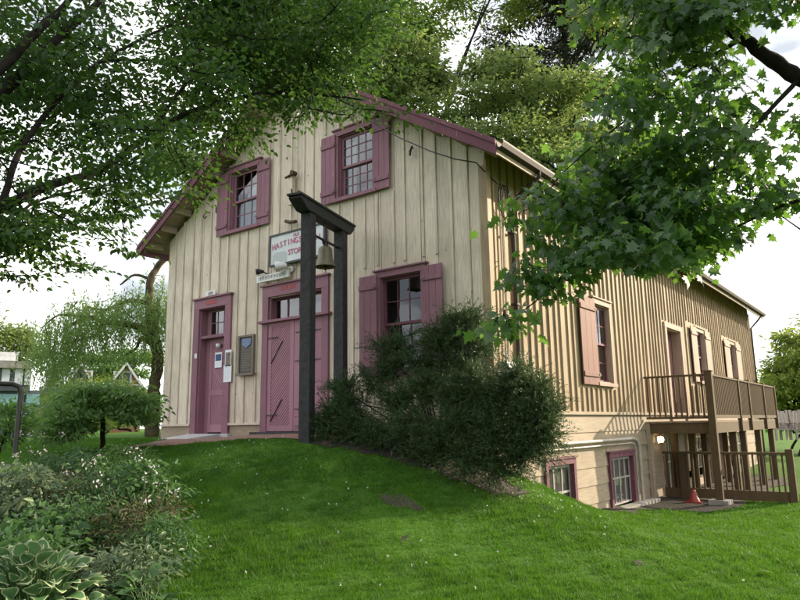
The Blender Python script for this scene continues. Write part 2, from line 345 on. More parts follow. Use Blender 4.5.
# ------------------------------------------------------------------ house
XC, XW = -4.27, -8.55; BY = 21.1; SL = .622; ZR = 7.30      # ridge height of the roof's top face at x=XC
def roofz(x): return ZR-SL*abs(x-XC)
house = empty('wooden_house', (XC, 0, 0), 'cream board and batten wooden house with mauve doors and shutters and a gabled front', 'house')
TF = lambda a, n, z: (a, -n, z)      # front wall: a = x, n = outward
TS = lambda a, n, z: (n, a, z)       # side wall: a = y, n = outward
front_open = [(-7.25,-6.38,0.0,2.70), (-5.0,-3.58,2.22,2.66), (-2.15,-1.28,1.0,2.66), (-6.31,-5.45,4.29,5.60), (-3.14,-2.30,4.33,5.58)]
side_open = [(4.22,5.05,.90,2.52), (9.25,10.55,.12,2.55), (12.3,13.2,1.25,2.75), (16.75,17.65,1.25,2.75)]
def boards(T, a0, a1, zb, ztop, pitch, opens, th, mat, name, bat, batm, excl):
    mb = MB(T); xs = [x+(random.uniform(-.13,.13)*pitch if i else 0) for i, x in enumerate(np.arange(a0, a1-.5*pitch, pitch))]+[a1]; bx = xs[:]
    cut = sorted(set([round(x, 4) for x in xs]+[o[0] for o in opens if a0 < o[0] < a1]+[o[1] for o in opens if a0 < o[1] < a1]+([XC] if T is TF else [])))
    def seg(p, q, blocks):
        z = zb; out = []
        for b0, b1 in sorted(blocks):
            if b0 > z+.01: out.append((z, b0))
            z = max(z, b1)
        out.append((z, None)); return out
    for p, q in zip(cut[:-1], cut[1:]):
        mid = (p+q)/2; bl = [(o[2], o[3]) for o in opens if o[0] < mid < o[1]]
        for z0, z1 in seg(p, q, bl):
            tp, tq = (ztop(p), ztop(q)) if z1 is None else (z1, z1)
            if min(tp, tq) <= z0: continue
            j = random.uniform(-.002, .002)
            g = .006; mb.hexa([(p+g,0+j,z0),(q-g,0+j,z0),(q-g,0+j,tq),(p+g,0+j,tp)], [(p+g,-th,z0),(q-g,-th,z0),(q-g,-th,tq),(p+g,-th,tp)])
    w = bat/2
    for x in bx[1:-1]:
        x += -w+.002+random.uniform(-.004, .004)
        bl = [(o[2], o[3]) for o in excl if o[0] < x+w and o[1] > x-w]
        for z0, z1 in seg(x, x, bl):
            t0, t1 = (ztop(x-w)-.002, ztop(x+w)-.002) if z1 is None else (z1, z1)
            if min(t0, t1) <= z0+.02: continue
            mb.hexa([(x-w,.003,z0),(x+w,.003,z0),(x+w,.003,t1),(x-w,.003,t0)], [(x-w+.004,batm,z0),(x+w-.004,batm,z0),(x+w-.004,batm,t1),(x-w+.004,batm,t0)])
    return mb
front_ex = [(-7.50,-6.13,0,2.98), (-5.25,-3.33,0,2.98), (-2.62,-.83,.90,2.90), (-6.74,-5.03,4.18,5.74), (-3.56,-1.88,4.2,5.72)]
side_ex = [(3.30,5.17,.78,2.68), (9.0,10.95,0,2.74), (11.5,13.95,1.1,2.98), (15.75,18.6,1.1,2.98)]
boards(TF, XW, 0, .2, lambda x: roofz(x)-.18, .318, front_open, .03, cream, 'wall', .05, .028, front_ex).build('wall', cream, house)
boards(TS, 0, BY, .32, lambda a: 4.47, .262, side_open, .03, creamside_shaded, 'wall', .06, .034, side_ex).build('wall', creamside_shaded, house)
# left, back walls (plain board walls) and inner dark lining
mb = MB(); mb.box(XW, XW+.03, 0.04, BY, -.3, 4.47); mb.box(XW, 0, BY-.0, BY+.03, -2.2, 4.4)
mb.prism([(XW,BY,4.4),(0,BY,4.4),(XC,BY,ZR-.2)], (0,.03,0)); mb.build('wall', cream, house)
mb = MB(); mb.box(XW+.04,-.04,.6,BY-.1,-.02,.02); mb.box(XW+.04,-.04,1.9,BY-.1,3.5,3.55); mb.box(XW+.04,-.32,1.7,1.75,-1.6,3.5); mb.box(-2.0,-1.95,1.8,BY-.1,-1.6,3.5); mb.build('interior_partition', interior, house)
# lower storey: front foundation band, lap siding on the side
for a0, a1 in ((XW,-7.46),(-6.17,-5.2),(-3.38,0)):
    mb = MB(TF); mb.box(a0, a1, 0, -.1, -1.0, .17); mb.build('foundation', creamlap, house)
for a0, a1 in ((XW-.03,-7.46),(-6.17,-5.2),(-3.38,.03)):
    mb = MB(TF); mb.box(a0, a1, -.01, .05, .17, .215); mb.build('water_table', cream, house)
low_open = [(1.55,2.80,-1.65,-.50), (4.47,5.95,-1.55,-.50), (8.2,9.3,-1.62,-.15), (10.2,12.4,-1.2,-.2), (13.2,14.4,-1.62,-.15), (15.5,18.0,-1.2,-.2)]
mb = MB(TS)
zz = .26; k = 0
while zz > -2.0:
    z0 = zz-.33; segs = []; a = 0.0
    bl = sorted([(o[0], o[1]) for o in low_open if o[2] < zz-.02 and o[3] > z0+.02])
    for p, q in bl:
        if p > a: segs.append((a, p))
        a = q
    segs.append((a, BY))
    for p, q in segs:
        cuts = [p]+[x for x in (6.65+.7*(k % 2), 13.1-.9*(k % 2)) if p < x < q]+[q]
        for c0, c1 in zip(cuts[:-1], cuts[1:]):
            mb.hexa([(c0,.012,z0),(c1-.003,.012,z0),(c1-.003,-.006,zz),(c0,-.006,zz)], [(c0,-.03,z0),(c1-.003,-.03,z0),(c1-.003,-.03,zz),(c0,-.03,zz)])
    # pieces above/below an opening that ends inside this course
    for o in low_open:
        if o[2] < zz-.02 and o[3] > z0+.02 and o[3] < zz-.02: mb.box(o[0], o[1], -.03, .004, o[3], zz)
    zz = z0; k += 1
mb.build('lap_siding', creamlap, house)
mb = MB(TS); mb.box(-.02, BY, -.002, .05, .262, .318); mb.build('belt_board', creamlap, house)
mb = MB(); mb.box(-.0, .045, -.045, .09, .32, 4.3); mb.box(-.10, -.001, -.045, .0, .22, 4.2); mb.box(0,.035,-.03,.1,-1.6,.255); mb.build('corner_board', creamside_shaded, house)
mb = MB(); mb.box(-.002, .05, BY-.1, BY+.04, .32, 4.3); mb.build('corner_board', creamside_shaded, house)
# roof: two slabs with shingles, soffit boards, rafters, rake boards
OH = .5; X0, X1 = XW-OH, OH
for sgn in (-1, 1):
    xe = X0 if sgn < 0 else X1
    p = [(XC,-OH,ZR),(xe,-OH,roofz(xe)),(xe,BY+.35,roofz(xe)),(XC,BY+.35,ZR)]
    mb = MB(); mb.hexa(p, [(a, b_, c_-.045) for a, b_, c_ in p]); mb.build('roof', shingle, house)
    mb = MB(); w = .19; n = 30
    for i in range(n):           # soffit boards running along the house
        xa = XC+(xe-XC)*i/n; xb = XC+(xe-XC)*(i+1)/n-(.006*sgn)
        mb.hexa([(xa,-OH+.03,roofz(xa)-.05),(xb,-OH+.03,roofz(xb)-.05),(xb,BY+.3,roofz(xb)-.05),(xa,BY+.3,roofz(xa)-.05)], [(xa,-OH+.03,roofz(xa)-.07),(xb,-OH+.03,roofz(xb)-.07),(xb,BY+.3,roofz(xb)-.07),(xa,BY+.3,roofz(xa)-.07)])
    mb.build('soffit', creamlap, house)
    for i in range(9):           # outlookers under the gable overhang
        xa = XC+(xe-XC)*(i+.7)/9.2; mb = MB()
        mb.box(xa-.035, xa+.035, -OH+.04, -.03, roofz(xa)-.22, roofz(xa)-.073)
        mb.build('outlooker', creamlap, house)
    mb = MB(); d = .24           # rake board
    q = [(XC,-OH-.03,ZR-.01),(xe,-OH-.03,roofz(xe)-.01),(xe,-OH-.03,roofz(xe)-d),(XC,-OH-.03,ZR-d)]
    mb.hexa(q, [(a, b_+.035, c_) for a, b_, c_ in q])
    q = [(XC,-OH-.05,ZR+.012),(xe,-OH-.05,roofz(xe)+.012),(xe,-OH-.05,roofz(xe)-.07),(XC,-OH-.05,ZR-.07)]
    mb.hexa(q, [(a, b_+.02, c_) for a, b_, c_ in q])
    mb.build('rake_board', mauvedark, house, .004)
mb = MB(); mb.box(X1-.03, X1, -OH+.01, BY+.33, roofz(X1)-.22, roofz(X1)-.048); mb.build('fascia', creamlap, house)
mb = MB(); mb.box(X0, X0+.03, -OH+.01, BY+.33, roofz(X0)-.2, roofz(X0)-.048); mb.build('fascia', mauve, house)
mb = MB(); mb.box(XW-.0, XW+.03, .05, BY, 4.47, 4.56); mb.box(-.03, 0.0, .05, BY, 4.47, 4.56); mb.build('frieze_board', creamside_shaded, house)
def gutter(x, s_, y0, y1):
    z = roofz(X1)-.02; prof = [(0,-.0),(0,-.11),(.03*s_,-.12),(.09*s_,-.10),(.115*s_,-.03),(.115*s_,0),(.105*s_,0),(.1*s_,-.03),(.08*s_,-.09),(.02*s_,-.105)]
    m_ = MB(); m_.prism([(x+a, y0, z+b_) for a, b_ in prof], (0, y1-y0, 0)); return m_
gutter(X1, 1, -OH, BY+.35).build('gutter', gutterm, house)
gutter(X0, -1, -OH, BY+.35).build('gutter', gutterm, house)
pd = on(516, 300, 0, .1); yd = pd[1]
mb = MB(); zg = roofz(X1)-.12
mb.tube([(X1+.05,yd+.15,zg),(X1+.05,yd+.15,zg-.10),(X1-.1,yd+.12,zg-.2),(.17,yd+.03,zg-.42),(.1,yd,zg-.55),(.1,yd,-.35)], .036, 8)
for z in (3.2, 2.0, .9): mb.box(.03,.15,yd-.05,yd+.05,z,z+.03)
mb.build('downspout', gutterm, house)
mb = MB(); mb.tube([(X1+.05,20.9,zg),(X1-.1,20.9,zg-.2),(.1,20.95,zg-.5),(.1,20.95,-1.6)], .036, 6); mb.build('downspout', gutterm, house)

def window(T, o, z0, z1, cols, rows, shut=(.40,.40), trim=mauve, sash_m=mauve, shm=mauve, side_t=.075, cur=None, cap=.07, depth=.06, lite=None):
    a0, a1, b0, b1 = o
    mb = MB(T); t_ = side_t
    mb.box(a0-t_, a0, .002, .05, b0, b1); mb.box(a1, a1+t_, .002, .05, b0, b1)
    mb.box(a0-t_-.02, a1+t_+.02, .002, .055, b1, b1+.11); mb.box(a0-t_-.07, a1+t_+.07, .0, .085, b1+.11, b1+.14)
    mb.box(a0-t_-.03, a1+t_+.03, .0, .095, b0-.07, b0)
    for p, q in ((a0,a0+.018),(a1-.018,a1)): mb.box(p, q, -.13, .0, b0, b1)
    mb.box(a0+.018, a1-.018, -.13, 0, b1-.018, b1); mb.box(a0+.018, a1-.018, -.13, 0, b0, b0+.03)
    w = mb.build('window', trim, house, .003)
    zm = (b0+b1)/2
    for k, (p, q, nn_) in enumerate(((b0+.03, zm+.02, -.085), (zm-.02, b1-.018, -.05))):
        mb = MB(T); A0, A1 = a0+.018, a1-.018; s_ = .045
        mb.box(A0, A0+s_, nn_-.03, nn_, p, q); mb.box(A1-s_, A1, nn_-.03, nn_, p, q)
        mb.box(A0+s_, A1-s_, nn_-.03, nn_, p, p+s_); mb.box(A0+s_, A1-s_, nn_-.03, nn_, q-s_, q)
        for c_ in range(1, cols):
            x = A0+s_+(A1-A0-2*s_)*c_/cols; mb.box(x-.008, x+.008, nn_-.024, nn_-.004, p+s_, q-s_)
        for r_ in range(1, rows):
            z = p+s_+(q-p-2*s_)*r_/rows; mb.box(A0+s_, A1-s_, nn_-.022, nn_-.006, z-.008, z+.008)
        mb.build('sash', sash_m, w)
        mb = MB(T); mb.add([(A0+s_,nn_-.015,p+s_),(A1-s_,nn_-.015,p+s_),(A1-s_,nn_-.015,q-s_),(A0+s_,nn_-.015,q-s_)], [(0,1,2,3)]); mb.build('pane', glass, w)
    if cur:
        mb = MB(T); n = 24
        for (f0, f1, g0, g1, slant) in cur:      # fractions of the opening; slant = top edge pulled aside
            A = a0+(a1-a0)*f0; B = a0+(a1-a0)*f1; Z0 = b0+(b1-b0)*g0; Z1 = b0+(b1-b0)*g1; vs = []
            for i in range(n+1):
                s_ = i/n; vs += [(A+(B-A)*s_, -.20+.02*math.sin(s_*38), Z0), (A+(B-A)*s_, -.20+.02*math.sin(s_*38), Z1-slant*(1-s_))]
            mb.add(vs, [(2*i, 2*i+2, 2*i+3, 2*i+1) for i in range(n)], True)
        mb.build('curtain', curtain, w)
    for sd_, wd_ in ((-1, shut[0]), (1, shut[1])):
        if not wd_: continue
        e = a0-t_+.02 if sd_ < 0 else a1+t_-.02; p, q = sorted((e, e+sd_*wd_)); mb = MB(T); n = 3
        for i in range(n):
            mb.box(p+(q-p)*i/n+.002, p+(q-p)*(i+1)/n-.002, .057, .08, z0, z1)
        for z in (z0+.16, z1-.25): mb.box(p+.004, q-.004, .08, .104, z, z+.09)
        for z in (z0+.205, z1-.205): mb.box(*sorted((e-.02*sd_, e+.07*sd_)), .1045, .112, z-.02, z+.02)
        so = mb.build('shutter', shm, w, .003)
    return w
window(TF, front_open[2], .957, 2.72, 3, 2, (.40,.40), sash_m=mauvedark, cap=.1)
window(TF, front_open[3], 4.223, 5.649, 3, 2, (.36,.36), cur=[(0,1,0,1,.75)])
window(TF, front_open[4], 4.27, 5.624, 4, 3, (.36,.36), sash_m=mauve, cur=[(.0,.3,0,1,0)])
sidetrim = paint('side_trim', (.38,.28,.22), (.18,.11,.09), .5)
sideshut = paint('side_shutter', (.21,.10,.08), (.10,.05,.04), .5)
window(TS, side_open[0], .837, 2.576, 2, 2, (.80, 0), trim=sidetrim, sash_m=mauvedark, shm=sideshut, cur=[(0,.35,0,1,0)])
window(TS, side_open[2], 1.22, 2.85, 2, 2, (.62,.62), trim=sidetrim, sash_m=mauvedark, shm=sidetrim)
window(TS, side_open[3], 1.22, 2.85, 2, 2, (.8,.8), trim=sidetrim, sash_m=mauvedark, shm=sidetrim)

# front doors
def diag(mb, a0, a1, z0, z1, n0, n1, pitch, down=False, gap=.004):
    """diagonal planks clipped to a rectangle"""
    Lw = (a1-a0)+(z1-z0); k = 0.0
    def clip(poly, f):
        out = []
        for i in range(len(poly)):
            p, q = poly[i], poly[(i+1) % len(poly)]; fp, fq = f(p), f(q)
            if fp >= 0: out.append(p)
            if fp*fq < 0: s_ = fp/(fp-fq); out.append((p[0]+(q[0]-p[0])*s_, p[1]+(q[1]-p[1])*s_))
        return out
    while k < Lw:
        c0, c1 = k+gap, k+pitch; rect = [(a0,z0),(a1,z0),(a1,z1),(a0,z1)]
        s_ = (lambda p: (p[0]-a0)+(p[1]-z0)) if down else (lambda p: (a1-p[0])+(p[1]-z0))
        pl = clip(clip(rect, lambda p: s_(p)-c0), lambda p: c1-s_(p))
        if len(pl) > 2:
            m_ = len(pl); vs = [(x, n0, z) for x, z in pl]+[(x, n1, z) for x, z in pl]
            mb.add(vs, [tuple(range(m_)), tuple(range(m_, 2*m_))]+[(i, (i+1) % m_, m_+(i+1) % m_, m_+i) for i in range(m_)])
        k += pitch
def doorframe(a0, a1, ztop, sw, hd, deep, name='door_frame'):
    mb = MB(TF); mb.box(a0, a0+sw, 0, .05, 0, ztop-hd); mb.box(a1-sw, a1, 0, .05, 0, ztop-hd); mb.box(a0, a1, 0, .052, ztop-hd, ztop-.03); mb.box(a0-.04, a1+.04, 0, .09, ztop-.03, ztop+.005)
    return mb
# left door
mb = doorframe(-7.446, -6.179, 2.926, .19, .24, .2)
mb.box(-7.256,-7.236,-.24,.0,0,2.69); mb.box(-6.389,-6.369,-.24,.0,0,2.69); mb.box(-7.236,-6.389,-.24,.0,2.67,2.69)
mb.box(-7.236,-6.389,-.22,-.0,2.03,2.09); mb.box(-7.236,-7.13,-.21,-.17,0,2.03); mb.box(-6.49,-6.389,-.21,-.17,0,2.03); mb.box(-7.236,-7.1,-.21,-.17,2.09,2.67); mb.box(-6.46,-6.389,-.21,-.17,2.09,2.67)
dfr = mb.build('door_frame', mauve, house, .003)
mb = MB(TF); mb.box(-7.1,-6.46,-.2,-.17,2.09,2.13); mb.box(-7.1,-6.46,-.2,-.17,2.63,2.67)
for x in (-6.887, -6.673): mb.box(x-.01, x+.01, -.195, -.175, 2.13, 2.63)
mb.box(-7.1,-6.46,-.195,-.175,2.37,2.39); mb.build('transom_sash', mauve, dfr)
mb = MB(TF); mb.add([(-7.1,-.185,2.09),(-6.46,-.185,2.09),(-6.46,-.185,2.67),(-7.1,-.185,2.67)], [(0,1,2,3)]); mb.build('pane', glass, dfr)
mb = MB(TF); A0, A1 = -7.128, -6.492
mb.box(A0, A1, -.215, -.205, .03, 2.028)
for p, q in ((A0, A0+.09), (A1-.09, A1)): mb.box(p, q, -.205, -.175, .03, 2.028)
for p, q in ((.03,.19),(.80,.93),(1.90,2.028)): mb.box(A0+.09, A1-.09, -.205, -.177, p, q)
diag(mb, A0+.09, A1-.09, .19, .80, -.205, -.187, .075, gap=.014); diag(mb, A0+.09, A1-.09, .93, 1.90, -.205, -.187, .075, True, .014)
door1 = mb.build('door', mauvedoor, house)
mb = MB(TF); mb.tube([(-6.53,-.17,1.0),(-6.53,-.13,1.0)], .022, 10); mb.build('handle', blackmetal, door1)
mb = MB(TF); mb.box(-7.5,-6.1,-.2,.10,-.2,0.0); mb.hexa([(-7.3,.1,-.2),(-6.35,.1,-.2),(-6.35,.1,.005),(-7.3,.1,.005)],[(-7.3,1.0,-.2),(-6.35,1.0,-.2),(-6.35,1.0,-.09),(-7.3,1.0,-.09)]); mb.build('doorstep', palecon, house, .01)
# right (double) door
mb = doorframe(-5.194, -3.387, 2.926, .17, .25, .1)
mb.box(-5.26,-3.32,.0,.12,2.15,2.20); mb.box(-5.024,-4.985,-.16,.0,2.2,2.676); mb.box(-3.596,-3.557,-.16,.0,2.2,2.676); mb.box(-4.985,-3.596,-.16,0,2.645,2.676)
dfr2 = mb.build('door_frame', mauve, house, .003)
mb = MB(TF); mb.box(-4.985,-3.596,-.14,-.11,2.2,2.235); mb.box(-4.985,-3.596,-.14,-.11,2.61,2.645)
for x in (-4.985+.02, -4.62, -4.29, -3.96, -3.616): mb.box(x-.018, x+.018, -.138, -.112, 2.235, 2.61)
mb.build('transom_sash', mauvedark, dfr2)
mb = MB(TF); mb.add([(-4.985,-.125,2.2),(-3.596,-.125,2.2),(-3.596,-.125,2.65),(-4.985,-.125,2.65)], [(0,1,2,3)]); mb.build('pane', glass, dfr2)
for A0, A1, kind in ((-5.022,-4.295,0), (-4.285,-3.558,1)):
    mb = MB(TF); mb.box(A0, A1, -.02, -.005, .04, 2.148)
    if kind == 0:
        for p, q in ((A0, A0+.10), (A1-.10, A1)): mb.box(p, q, -.005, .03, .04, 2.148)
        mb.box(A0+.1, A1-.1, -.005, .028, .04, .14); mb.box(A0+.1, A1-.1, -.005, .028, 2.08, 2.148)
        diag(mb, A0+.10, A1-.10, .14, 2.08, -.005, .022, .066, gap=.016)
    else:
        for i in range(4): mb.box(A0+(A1-A0)*i/4+.003, A0+(A1-A0)*(i+1)/4-.003, -.005, .03, .04, 2.148)
    d = mb.build('door', mauvedoor, house)
    def strap(a, b_, w, h_):
        mb = MB(TF); mb.bar(a, b_, w, h_, (0,1,0)); mb.build('hinge_strap', blackmetal, d)
    if kind == 0:
        for z in (.22, 1.35): strap((A0+.10,.026,z),(A0+.42,.026,z+.42),.012,.03)
        for z in (.35, 1.85): strap((A0+.0,.036,z),(A0+.3,.036,z),.01,.03)
    else:
        for z in (.45, 1.35, 1.9): strap((A0+.04,.036,z),(A1-.02,.036,z),.01,.022)
        for x in (A0+.18, A0+.36, A0+.54):
            for z in (.45, 1.35, 1.9): mb = MB(TF); mb.box(x-.012, x+.012, .045, .055, z-.03, z+.03); mb.build('bolt', blackmetal, d)
mb = MB(TF); mb.box(-5.3,-3.3,-.1,.22,-.06,.03); mb.build('doorstep', timber, house, .01)

# side door on the deck
mb = MB(TS); a0, a1 = 9.25, 10.55
mb.box(a0-.16,a0,.002,.055,.11,2.55); mb.box(a1,a1+.16,.002,.055,.11,2.55); mb.box(a0-.18,a1+.18,.002,.06,2.55,2.68)
mb.box(a0,a0+.03,-.25,0,.11,2.55); mb.box(a1-.03,a1,-.25,0,.11,2.55); mb.box(a0+.03,a1-.03,-.25,0,2.52,2.55)
mb.build('door_frame', sidetrim, house)
mb = MB(TS); mb.box(a0+.03,a1-.03,-.24,-.2,.12,2.52); sdoor = mb.build('door', mauvedark, house)
mb = MB(TS); mb.box(a0+.15,a1-.15,-.199,-.19,.3,1.0); mb.box(a0+.15,a1-.15,-.199,-.19,1.15,2.3); mb.build('door_panel', sideshut, sdoor)
# lower storey windows / doors
def lowwin(o, cols, trimm, bars=1):
    a0, a1, b0, b1 = o; mb = MB(TS)
    mb.box(a0,a0+.10,-.01,.055,b0,b1-.1); mb.box(a1-.10,a1,-.01,.055,b0,b1-.1); mb.box(a0,a1,-.01,.057,b1-.1,b1); mb.box(a0-.03,a1+.03,0,.085,b1,b1+.03)
    mb.box(a0+.1,a0+.12,-.12,-.01,b0,b1-.1); mb.box(a1-.12,a1-.1,-.12,-.01,b0,b1-.1)
    w = mb.build('window', trimm, house)
    mb = MB(TS); A0, A1 = a0+.12, a1-.12
    for c_ in range(cols+1):
        x = A0+(A1-A0)*c_/cols; mb.box(max(A0, x-.018), min(A1, x+.018), -.06, -.03, b0, b1-.1)
    for z in (b0+.02, b0+(b1-b0)*.5, b1-.14): mb.box(A0, A1, -.058, -.032, z-.018, z+.018)
    mb.build('sash', palewood, w)
    mb = MB(TS); mb.add([(A0,-.045,b0),(A1,-.045,b0),(A1,-.045,b1-.1),(A0,-.045,b1-.1)], [(0,1,2,3)]); mb.build('pane', glass, w)
    mb = MB(TS); n = 30; vs = []
    for i in range(n+1): vs += [(A0+(A1-A0)*i/n, -.09+.012*math.sin(i*1.9), b0), (A0+(A1-A0)*i/n, -.09+.012*math.sin(i*1.9), b1-.1)]
    mb.add(vs, [(2*i,2*i+2,2*i+3,2*i+1) for i in range(n)], True); mb.build('curtain', blind, w)
lowwin(low_open[0], 3, mauvedark); lowwin(low_open[1], 4, mauvedark)
for o in low_open[2:]: lowwin(o, 4, sidetrim, 0)
for y in (7.0, 12.7):
    mb = MB(); mb.box(.012,.10,y,y+.16,-1.7,.1); mb.build('pilaster', creamlap, house)
pa = on(540, 446.3, 0, .1); pb = on(634, 438.5, 0, .1); zp = (pa[2]+pb[2])/2
mb = MB(); mb.tube([(.07,.3,zp),(.07,5.9,zp),(.07,6.08,zp-.03),(.07,6.22,zp-.14),(.07,6.26,zp-.3),(.07,6.26,-1.6)], .035, 8)
mb.tube([(.06,.3,zp-.09),(.06,5.8,zp-.09),(.06,5.95,zp-.12),(.06,6.02,zp-.25),(.06,6.02,-1.6)], .02, 6)
mb.build('pipe', pvc, house)
mb = MB(); mb.box(.012,.25,3.9,6.9,-1.75,-1.57); mb.build('kerb', concrete, house, .01)
# conduits by the corner and wiring loops
mb = MB(); mb.tube([(.06,.42,3.9),(.06,.42,1.0)], .02, 6); mb.tube([(.06,.33,3.9),(.06,.33,1.0)], .014, 6); mb.build('conduit', cream, house)

# ------------------------------------------------------------------ wall-mounted things
bx = on(507, 373, 0, .1)
mb = MB(); mb.box(.036,.20,bx[1]-.17,bx[1]+.13,bx[2]-.22,bx[2]+.16); mb.box(.2,.215,bx[1]-.15,bx[1]+.11,bx[2]-.2,bx[2]+.14); mb.tube([(.1,bx[1],bx[2]+.16),(.1,bx[1],bx[2]+.3)],.02,6)
mb.thing('meter_box', meterm, 'grey electrical meter box on the side wall near the corner above the juniper', 'meter box', bevel=.008)
# service cable
mb = MB(); c = [on(u, v, 1, -.55 if u < 470 else -.2) for u, v in ((300,80),(345,104),(368,119),(400,138),(430,151),(455,159),(476,162.5))]
mb.tube(c+[(.02,-.06,on(488,170,1,-.06)[2]),(.07,.3,3.95)], .011, 5)
for k in range(3):
    mb.tube([(.09+.02*k,.38+.13*math.sin(a)+.03*k,3.72-.05*k+(.26+.04*k)*math.cos(a)) for a in np.linspace(0, 2*math.pi, 16)], .009, 5)
mb.thing('cable', blackmetal, 'black service cable running to coiled loops at the house corner', 'cable')
# main sign
s0 = on(272,238,1,-.1); s1 = on(326,226,1,-.1)
sx0, sx1, sz0, sz1 = -4.95, -3.42, 3.27, 3.92
sg = empty('shop_sign', (-4.18,-.08,sz0), 'white framed name sign with arched mauve lettering above the double door', 'sign')
mb = MB(TF); mb.box(sx0,sx1,.05,.12,sz0,sz0+.035); mb.box(sx0,sx1,.05,.12,sz1-.035,sz1); mb.box(sx0,sx0+.035,.05,.12,sz0+.035,sz1-.035); mb.box(sx1-.035,sx1,.05,.12,sz0+.035,sz1-.035); mb.build('frame', blackmetal, sg)
mb = MB(TF); mb.box(sx0+.035,sx1-.035,.06,.10,sz0+.035,sz1-.035); mb.build('panel', signw, sg)
def text(body, loc, size, mat, parent, name='lettering', rot=(R(90),0,0), ex=.002, shear=0, sx=1):
    cu = bpy.data.curves.new(name, 'FONT'); cu.body = body; cu.size = size; cu.extrude = ex; cu.shear = shear; cu.align_x = 'CENTER'; cu.offset = size*.018
    tmp = bpy.data.objects.new('tmp', cu); COL.objects.link(tmp); dg = bpy.context.evaluated_depsgraph_get(); dg.update()
    me = bpy.data.meshes.new_from_object(tmp.evaluated_get(dg)); bpy.data.objects.remove(tmp)
    o = link(me, name, mat, parent); w = wloc(parent); o.location = Vector(loc)-w; o.rotation_euler = rot; o.scale = (sx,1,1); return o
def arch_text(body, x0, x1, z, size, rise, mat, parent):
    vs = []; n = len(body)
    for i, ch in enumerate(body):
        f = (i+.5)/n; x = x0+(x1-x0)*f
        text(ch, (x, -.105, z+rise*(1-(2*f-1)**2)), size, mat, parent, rot=(R(90), -math.atan(rise*-4*(2*f-1)/(x1-x0))*-1*-1, 0), sx=.9)
text('OLD', (-4.19,-.105,3.79), .085, signtxt, sg)
arch_text('HASTINGS MILL', -4.87, -3.50, 3.60, .165, .05, signtxt, sg)
text('STORE', (-4.19,-.105,3.44), .15, signtxt, sg)
mb = MB(TF); mb.box(-4.85,-4.45,.1,.104,3.34,3.50); mb.box(-4.80,-4.50,.1,.1035,3.5,3.54); mb.build('drawing', signgrey, sg)
# small board under the sign
q0 = on(262,281,1,-.12); q1 = on(291,268,1,-.12)
mb = MB(TF); mb.box(-5.30,-4.36,.09,.13,2.99,3.13); nb = mb.thing('name_board', white, 'narrow white weathered board with grey lettering resting on the double door lintel', 'sign')
mb = MB(TF)
for i in range(17):
    x = -5.22+i*.046; mb.box(x, x+.012, .131, .134, 3.03, 3.10)
    if i % 3: mb.box(x+.012, x+.032, .131, .1335, 3.03+.03*(i % 3), 3.045+.03*(i % 3))
mb.build('lettering', printdark, nb)
# floodlights
def flood(x, z, lab, s_=1.0, mat=whitefix):
    e = empty('floodlight', (x,-.03,z), lab, 'lamp', 'floodlights above the double door')
    mb = MB(TF); mb.tube([(x,.03,z),(x,.03,z+.0),(x,.055,z)], .05*s_, 12); mb.tube([(x,.05,z),(x,.13,z+.02),(x-.05,.16,z+.04)], .014, 6); mb.build('bracket', mat, e)
    mb = MB(TF); mb.tube([(x-.02,.15,z+.05),(x-.06,.19,z+.05),(x-.13*s_,.26,z+.04),(x-.16*s_,.29,z+.035)], [.03*s_,.06*s_,.085*s_,.088*s_], 14); mb.build('lamp_head', mat, e)
flood(-4.37, 3.16, 'white round floodlight under the name sign next to the dark post', 1.2)
flood(-5.02, 3.14, 'small dark floodlight over the left end of the lettered board', .7, blackmetal)
# number plate + red label above left door
p = on(213, 294.3, 1, -.05); mb = MB(TF); mb.box(-7.05,-6.72,.03,.045,2.955,3.06); o = mb.thing('number_plate', white, 'small white number plate above the single door', 'number plate')
text('1575', (-6.885,-.048,2.97), .085, blackmetal, o, sx=1)
mb = MB(TF); mb.box(-7.0,-6.68,.053,.058,2.76,2.84); mb.thing('red_label', redpaint, 'faded red label on the lintel of the single door', 'label')
mb = MB(TF); 
for k, (a, b_) in enumerate(((-4.66,.08),(-4.55,.10),(-4.42,.07),(-4.33,.09))): mb.box(a, a+.07, .053, .057, 2.77, 2.77+b_)
mb.thing('red_lettering', redpaint, 'worn red painted marks on the lintel of the double door', 'lettering')
# notices
def notice(u, v, w, h, n, lab, dark=None):
    p = on(u, v, 1, -n); x, z = p[0], p[2]; mb = MB(TF); mb.box(x-w/2, x+w/2, n, n+.004, z-h/2, z+h/2)
    o = mb.thing('notice', paper, lab, 'notice', 'notices taped to the single door')
    mb = MB(TF)
    if dark: mb.box(x-w*.4, x+w*.4, n+.004, n+.006, z-h*dark[0], z+h*dark[1]); mb.build('print', dark[2], o)
    else:
        for i in range(6): mb.box(x-w*.36, x+w*(.36-.1*(i % 3)), n+.004, n+.0055, z+h*(.36-i*.13), z+h*(.375-i*.13))
        mb.build('print', signgrey, o)
notice(218.5, 360, .24, .33, -.170, 'white sheet with a blue picture taped to the single door', (.05,.38,paperblue))
notice(228.3, 358, .20, .34, .053, 'dark printed poster on the right jamb of the single door', (.42,.35,printdark))
notice(227.5, 373.5, .25, .35, .053, 'plain white sheet below the dark poster on the door jamb')
notice(195.8, 356, .08, .10, .053, 'tiny white tag on the left jamb of the single door')
